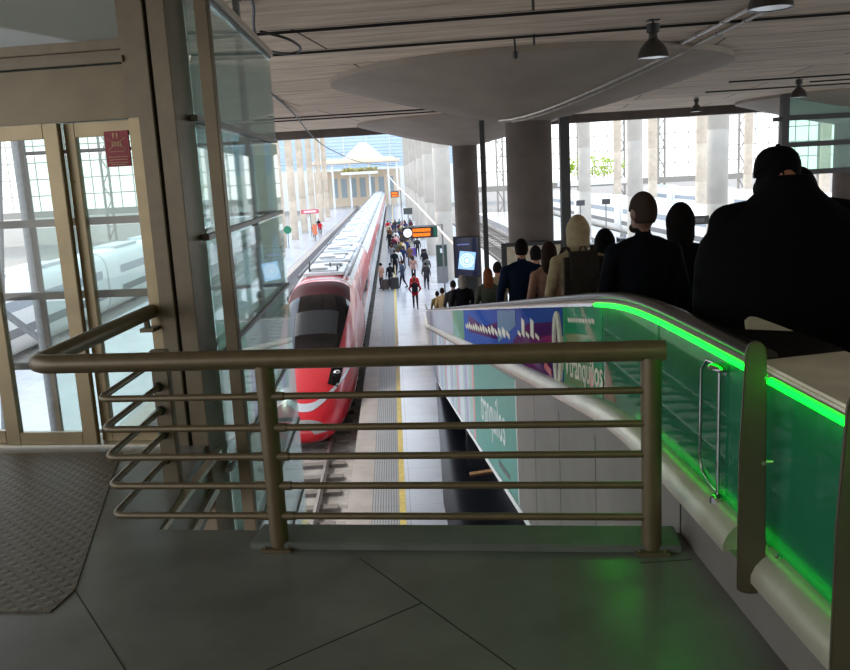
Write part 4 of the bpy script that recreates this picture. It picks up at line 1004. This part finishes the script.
for i in range(36):
    nm, c = crowd[i % 12]; second = i // 12
    if second == 2: xx = -.2+.42*(i % 4)+rnd.uniform(-.12, .12); yy = 62.5+(i-24)*1.75+(i % 2)*.4; wh = 'jumper walking ahead of the departure board towards the train doors'
    elif not second: xx = -.55+.55*(i % 3)+rnd.uniform(-.15, .15); yy = 84+i*2.1; wh = 'coat in the crowd left of the far orange board'
    else: xx = .95+.5*(i % 3)+rnd.uniform(-.12, .12); yy = 84+(i-12)*2.3; wh = 'jacket in the crowd near the row of pale columns'
    pp('person in a %s %s' % (nm, wh), xx, yy, rnd.uniform(1.6, 1.82), c, hair=('short', 'long', 'short')[i % 3], hairrgb=((34, 26, 22), (90, 62, 40), (54, 44, 40))[i % 3], rz=rnd.uniform(-.4, .4), group='distant crowd on the platform', voxel=.03, pants=((36, 36, 42), (58, 64, 88), (70, 66, 62))[i % 3])
for i, (x, y, nm, c) in enumerate(((-9.6, 112, 'red', (196, 44, 52)), (-10.4, 119, 'dark', (50, 48, 54)), (-9.9, 106, 'orange', (214, 120, 70)), (-13.9, 84, 'grey', (96, 98, 104)))):
    pp('person in a %s jacket on the sunlit platform across the tracks' % nm, x, y, 1.72, c, voxel=.03, group='people on the sunlit platform')

# ================================================================== LAMPS, CABLES, SIGNS
def lamp(x, y, zc, s, label, mir=0):
    t = thing('high_bay_lamp', (x, y, zc), label, 'ceiling lamp', 'bell shaped lamps under the ceiling')
    q = MB(); q.lathe([(.02*s, 0), (.02*s, -.05*s), (.105*s, -.06*s), (.105*s, -.20*s), (.06*s, -.22*s)], (x, y, zc), 20); q.box(x-.09*s, x+.09*s, y-.09*s, y+.09*s, zc-.02, zc); q.build('gear_housing', M_black, t)
    q = MB(); q.lathe([(.07*s, -.2*s), (.075*s, -.30*s), (.12*s, -.34*s), (.2*s, -.43*s), (.25*s, -.54*s), (.262*s, -.61*s), (.235*s, -.61*s), (.2*s, -.5*s), (.1*s, -.36*s), (.03*s, -.33*s)], (x, y, zc), 28); q.build('shade', mat('lamp_shade_dark', (66, 62, 58), rough=.4, metal=.3), t)
    q = MB(); q.lathe([(.01, -.575*s), (.235*s, -.575*s), (.235*s, -.6*s), (.01, -.615*s)], (x, y, zc), 24); q.build('lens', mat('lamp_lens', (236, 236, 230), rough=.2), t)
lamp(4.52, 14.78, 4.0, 1.0, 'largest bell shaped lamp, hanging before the near ceiling cone')
lamp(4.6, 10.45, 4.0, 1.0, 'bell shaped lamp cut by the top edge of the view')
lamp(12.85, 27.0, 4.0, 1.0, 'small bell shaped lamp above the capped person')
lamp(11.9, 33.4, 4.0, .9, 'smallest bell shaped lamp, above the bald person')
def zcone(x, y, cx=3.5, cy=21.8):
    r = math.hypot(x-cx, y-cy); a = (r-.7)/(4.86-.25-.7)
    return 3.95 if a > 1 else (2.80+1.0*max(a, 0)**1.15+.05)
def conduit(x0, y0, off, label):
    pts = [Vector((x0-.45+off, 8, 3.965)), Vector((x0+off, 17.7, 3.965))]
    st_ = Vector((x0+off, 17.7, 0)); en = Vector((2.72+off*.8, 21.35-off*.2, 0))
    for i in range(1, 13):
        p = st_+(en-st_)*i/12; p.z = min(3.965, zcone(p.x, p.y)-.04); pts.append(p)
    q = MB(); q.tube(pts, .034, 10); q2 = thing('cable_conduit', pts[0], label, 'conduit')
    q.build('pipe', mat('zinc_pipe', (186, 180, 172), rough=.35, metal=.5), q2)
    for i in range(6): y = 9+i*1.5; q = MB(); q.box(x0-.42+off+.45*(y-8)/9.7-.06, x0-.42+off+.45*(y-8)/9.7+.06, y, y+.05, 3.93, 4.0); q.build('clip', M_grey, q2)
conduit(5.95, 0, 0, 'pale metal conduit running over the near cone, the one nearer the big lamp')
conduit(5.95, 0, .38, 'pale metal conduit running over the near cone, the outer one of the pair')
def smooth(P_, n=6):
    P_ = [Vector(p) for p in P_]; o = []
    for i in range(len(P_)-1):
        a, b, c, d = P_[max(i-1, 0)], P_[i], P_[i+1], P_[min(i+2, len(P_)-1)]
        for k in range(n):
            t = k/n; o.append(.5*((2*b)+(c-a)*t+(2*a-5*b+4*c-d)*t*t+(3*b-a-3*c+d)*t**3))
    return o+[P_[-1]]
q = MB(); q.tube(smooth([Vector(p) for p in ((-1.64, 10.6, 4.0), (-1.66, 11.7, 3.97), (-1.8, 12.6, 3.8), (-1.86, 13.5, 3.72), (-1.75, 14.4, 3.72), (-1.5, 14.9, 3.76), (-1.36, 14.6, 3.8), (-1.5, 14.0, 3.86), (-1.9, 13.9, 3.97))]), .022, 8)
tag(q.build('loose_cable', M_black), 'loose black cable looping down from the ceiling above the lift', 'cable')
q = MB(); q.tube([(2.35, 15.9, 4.0), (2.36, 15.9, 3.72)], .018, 8); q.lathe([(.03, 3.62), (.05, 3.66), (.05, 3.74), (.02, 3.76)], (2.36, 15.9, 0), 12)
tag(q.build('ceiling_sensor', M_black), 'small black sensor hanging from the ceiling left of the near cone', 'sensor')
q = MB()
pts = [Vector((-3.1, 24.0, 3.99)), Vector((-3.2, 30, 3.9)), Vector((-3.55, 42, 3.56)), Vector((-3.75, 60, 3.4)), Vector((-2.6, 85, 2.9)), Vector((.6, 110, 2.7))]
q.tube(smooth(pts), .03, 6); tag(q.build('overhead_cable', M_black), 'dark cable sagging from the ceiling out over the red train', 'cable')
q = MB(); pts = [Vector((-.6, 150, 1.6)), Vector((.5, 100, .42)), Vector((2.0, 72, -.9)), Vector((2.55, 56, -1.5)), Vector((2.75, 45, -1.75)), Vector((2.95, 40.2, -1.8))]
q.tube(pts[:-1]+[Vector((2.84, 40.1, -1.8))], .06, 8); tag(q.build('overhead_pipe', mat('pinkish_pipe', (222, 200, 186), rough=.4)), 'pale pipe running along the columns above the platform crowd', 'pipe')
# displays and signs ---------------------------------------------------------------
t = thing('advert_display', (3.25, 38.8, PLAT), 'black digital display with a tilted pale blue picture on the farther dark column', 'display')
q = MB(); q.box(2.65, 3.85, 38.75, 38.95, -3.15, -1.25); q.build('housing', M_black, t, bevel=.02)
q = MB(); q.box(3.1, 3.4, 38.95, 39.42, -2.4, -2.1); q.box(2.8, 3.7, 38.8, 38.95, PLAT, -3.15); q.build('mount', M_black, t)
q = MB(); q.box(2.71, 3.79, 38.742, 38.75, -3.08, -1.32); so_ = q.build('screen', M_screen, t)
def tq(c, w_, h_, a, m, n, y, par):
    q = MB(); X = Vector((math.cos(a), 0, math.sin(a))); Z = Vector((-math.sin(a), 0, math.cos(a))); q.obox((c[0], y, c[1]), X*w_/2, Vector((0, .002, 0)), Z*h_/2); return q.build(n, m, par)
tq((3.24, -2.36), .74, .82, -.14, M_scrblue, 'picture', 38.738, so_)
q = MB(); c = Vector((3.24, 38.733, -2.36))
for rad in (.30, .2): q.tube([c+Vector((rad*math.cos(a), 0, rad*math.sin(a))) for a in [2*math.pi*i/20 for i in range(20)]], .022, 5, closed=True)
q.lathe([(.001, 0), (.1, 0), (.1, .003), (.001, .003)], c, 16, 'y'); q.build('picture_rings', M_scrwhite, so_)
tq((3.1, -1.62), .55, .05, 0, mat('dim_text', (90, 100, 150), emit=((90, 100, 160), .5)), 'caption', 38.738, so_)
t = thing('notice_board', (3.4, 20.9, PLAT), 'black framed pale board before the thick column', 'notice board')
q = MB(); q.box(2.62, 4.15, 20.95, 21.08, -1.35, -.13); q.build('frame', M_black, t, bevel=.01)
q = MB(); q.box(2.75, 4.08, 20.935, 20.95, -1.25, -.22); q.build('panel', mat('board_beige', (176, 164, 142), rough=.6), t)
for x in (2.7, 4.07): q = MB(); q.box(x-.04, x+.04, 20.97, 21.05, PLAT, -1.35); q.build('leg', M_black, t)
def hang_board(x, y, w_, z0, z1, label, rows, clock, post_x):
    t = thing('departure_board', (post_x, y, PLAT), label, 'departure board')
    q = MB(); q.box(x-w_/2, x+w_/2, y-.1, y+.1, z0, z1); q.build('case', M_black, t, bevel=.01)
    q = MB(); q.box(post_x-.05, post_x+.05, y-.05, y+.05, PLAT, z1+.1); q.bar((post_x, y, z1+.05), (x-w_/2+.2, y, z1+.05), .06); q.build('mast', M_grey, t)
    H = z1-z0; xl = x-w_/2+(.62 if clock else .1)
    for k in range(rows):
        q = MB(); za = z1-H*(.14+.42*k)-H*.3; xx = xl; j = 0
        while xx < x+w_/2-.32*(clock+.4):
            l = (.09, .05, .12, .07)[(j+k) % 4]; q.box(xx, xx+l, y-.104, y-.1, za, za+H*.3); xx += l+.012; j += 1
        q.build('text_row', M_orange, t)
    if clock:
        q = MB(); q.lathe([(.001, 0), (.25, 0), (.25, .02), (.001, .02)], (x-w_/2+.32, y-.102, (z0+z1)/2), 24, 'y'); cf = q.build('clock_face', M_scrwhite, t)
        q = MB(); c = Vector((x-w_/2+.32, y-.126, (z0+z1)/2)); q.bar(c, c+Vector((0, 0, .17)), .02, .01); q.bar(c, c+Vector((.1, 0, -.05)), .025, .01); q.build('clock_hands', M_black, cf)
        q = MB(); q.box(x+w_/2-.22, x+w_/2-.02, y-.105, y-.1, z0+.03, z1-.03); q.build('green_end', mat('sign_green', (20, 96, 74), rough=.4), t)
hang_board(1.48, 50, 2.06, -2.06, -1.42, 'black departure board with orange rows and a white clock above the platform', 2, 1, 2.8)
hang_board(.28, 95, .9, -.85, -.2, 'small far departure board glowing orange over the crowd', 2, 0, .95)
def sign(x, y, w_, h_, z, label, rgb, post=True, border=None, zb=PLAT, cat='sign', shape='box', par=None):
    t = thing('platform_sign', (x, y, zb), label, cat)
    q = MB()
    if shape == 'disc': q.lathe([(.001, -.03), (w_/2, -.03), (w_/2, .03), (.001, .03)], (x, y, z), 24, 'y')
    else: q.box(x-w_/2, x+w_/2, y-.04, y+.04, z-h_/2, z+h_/2)
    q.build('plate', mat('sign_%d_%d_%d' % rgb, rgb, rough=.4), t, bevel=.005)
    q = MB(); q.box(x-.04, x+.04, y+.04, y+.12, zb, z+h_*.3); q.build('pole', M_grey, t)
    if border:
        q = MB(); q.box(x-w_*.36, x+w_*.36, y-.05, y-.04, z-h_*.25, z+h_*.25); q.build('print', mat('sign_%d_%d_%d' % border, border, rough=.5), t)
sign(1.2, 70, .72, .5, -1.34, 'dark grey hanging sign between the departure boards', (70, 74, 70))
sign(14.5, 66, .66, .42, -1.25, 'dark sign on a pole right of the dark square post', (66, 66, 66))
sign(16.5, 66, .66, .42, -1.25, 'dark sign on a pole left of the bald person', (60, 60, 62))
sign(19.0, 63, .6, .4, -2.1, 'green exit sign beside the bald head', (60, 150, 120), border=(220, 240, 230))
sign(14.6, 41.5, 1.7, .42, -1.3, 'long dark sign board between bald and capped persons', (62, 62, 62), border=(110, 112, 110))
sign(-12.85, 96, 1.05, 1.5, -1.9, 'white and pink poster sign at the nearest tan columns', (226, 220, 222), border=(214, 130, 150))
sign(-11.4, 92, .85, .85, -3.6, 'round green sign at the foot of the tan columns', (40, 120, 88), shape='disc')
sign(-10.4, 108, 2.2, .5, -2.4, 'pink red shop sign on the sunlit platform', (214, 90, 110), border=(240, 220, 220))
sign(-9.2, 100, .5, 1.2, -4.2, 'orange red poster stand on the sunlit platform', (226, 130, 96))
t = thing('information_totem', (3.05, 56.4, PLAT), 'grey information totem with dark green upper panel beside the display', 'totem')
q = MB(); q.box(2.68, 3.42, 56.3, 56.6, PLAT, -3.05); q.build('body', M_grey, t, bevel=.02)
q = MB(); q.box(2.72, 3.38, 56.285, 56.3, -4.5, -3.1); q.build('panel', mat('totem_green', (46, 64, 58), rough=.3), t)
q = MB(); q.box(2.95, 3.2, 56.28, 56.285, -3.6, -3.3); q.build('symbol', M_pale, t)
for i, (x, y) in enumerate(((17.2, 74), (20.6, 58), (20.8, 78), (-14.2, 74), (-14.0, 56))):
    t = thing('platform_bench', (x, y, PLAT), ('grey bench before the second pale column', 'grey bench at the nearest pale column beyond the tracks', 'grey bench behind the second pale column', 'grey bench on the sunlit platform', 'grey bench on the sunlit platform nearest the lift')[i], 'bench')
    q = MB(); q.box(x-.25, x+.25, y-1.0, y+1.0, PLAT+.42, PLAT+.48); q.build('seat', M_grey, t, bevel=.01)
    q = MB(); q.box(x+.22, x+.27, y-1.0, y+1.0, PLAT+.5, PLAT+.9); q.build('backrest', M_grey, t, bevel=.01)
    for dy in (-.7, .7): q = MB(); q.box(x-.2, x+.25, y+dy-.03, y+dy+.03, PLAT, PLAT+.42); q.box(x+.2, x+.24, y+dy-.03, y+dy+.03, PLAT+.42, PLAT+.6); q.build('leg', M_black, t)
# canopy at the hall end -----------------------------------------------------------
t = thing('station_canopy', (-8, 206, PLAT), 'cream canopy with a small pyramid roof at the far end of the train', 'canopy')
M_cream = mat('canopy_cream', (232, 214, 190), rough=.6)
q = MB(); q.box(-19, 2.2, 200, 214, 4.6, 5.2); q.box(-17.5, 1, 201, 213, 5.2, 5.7); q.build('roof', M_cream, t)
q = MB(); q.add([(-11, 202, 5.7), (-1.5, 202, 5.7), (-1.5, 212, 5.7), (-11, 212, 5.7), (-6.9, 206, 9.4), (-5.6, 206, 9.4), (-5.6, 208, 9.4), (-6.9, 208, 9.4)], [(3, 2, 1, 0), (0, 1, 5, 4), (1, 2, 6, 5), (2, 3, 7, 6), (3, 0, 4, 7), (4, 5, 6, 7)]); q.build('pyramid', M_white, t, smooth=False)
for x in (-18, -13.5, -9.5, -5, -.6, 1.4): q = MB(); q.box(x-.22, x+.22, 200.6, 201, PLAT, 4.6); q.build('post', M_white, t)
q = MB(); q.box(-19, 2.2, 213.4, 213.8, PLAT, 3.0); q.build('rear_wall', M_cream, t)
q = MB()
for i in range(8): q.box(-17+i*2.3, -15.6+i*2.3, 213.35, 213.4, -3.5, 1.2)
q.build('shop_windows', mat('shop_glass', (160, 176, 186), rough=.2), t)
# planting
def bush(label, cx, cy, cz, rx, ry, rz, n, rgb, group=None):
    q = MB(); r_ = random.Random(int(cx*7+cy))
    for i in range(n):
        th = r_.uniform(0, 6.28); ph = math.acos(r_.uniform(-1, 1)); k = r_.uniform(.6, 1)
        p = Vector((cx+rx*k*math.sin(ph)*math.cos(th), cy+ry*k*math.sin(ph)*math.sin(th), cz+rz*k*math.cos(ph)))
        a = Vector((r_.uniform(-1, 1), r_.uniform(-1, 1), r_.uniform(-1, 1))).normalized()*.28; b = a.cross(Vector((r_.uniform(-1, 1), r_.uniform(-1, 1), r_.uniform(-1, 1)))).normalized()*.16
        q.quad(p-a, p+b, p+a, p-b)
    t = thing('leafy_shrub', (cx, cy, cz-rz), label, 'shrub', group)
    q.build('leaves', mat('leaf_%d' % rgb[0], rgb, rough=.6, var=.2), t, smooth=False, fix=False)
    q = MB()
    for i in range(3): q.tube([(cx+rx*.3*(i-1), cy, cz-rz-.6), (cx+rx*.35*(i-1), cy, cz)], .06, 6)
    q.build('stem', mat('bark', (96, 78, 60), rough=.9), t)
    q = MB(); q.box(cx-rx, cx+rx, cy-.7, cy+.7, cz-rz-1.2, cz-rz-.3); q.build('planter', M_white, t)
bush('yellow green hedge in a planter under the far canopy', -7, 197, 1.1, 4.5, .8, .8, 420, (176, 170, 70)) if 0 else None
bush('yellow green shrub beyond the pale columns, lower left of the lattice windows', 34.5, 147, 1.2, 6, 1.2, 1.9, 600, (176, 196, 70))
hd = MB(); hd.box(-11.5, -3, 198.9, 200.3, 2.0, 2.6)
r_ = random.Random(3)
t = thing('flower_trough', (-7, 199.5, 2), 'long trough of yellow green plants on the far canopy front', 'planter')
hd.build('trough', M_white, t)
q = MB()
for i in range(500):
    p = Vector((r_.uniform(-11.4, -3.1), r_.uniform(199, 200.2), r_.uniform(2.6, 3.5))); a = Vector((r_.uniform(-1, 1), r_.uniform(-1, 1), r_.uniform(-1, 1))).normalized()*.25; b = a.cross(ZV).normalized()*.14
    q.quad(p-a, p+b, p+a, p-b)
tag(q.build('leaves', mat('leaf_trough', (190, 176, 76), rough=.6, var=.2), t, smooth=False, fix=False), kind='stuff')
q = MB(); q.bar((-11.4, 200.15, 2.3), (-3.1, 200.15, 2.3), .3); q.build('bracket', M_white, t)
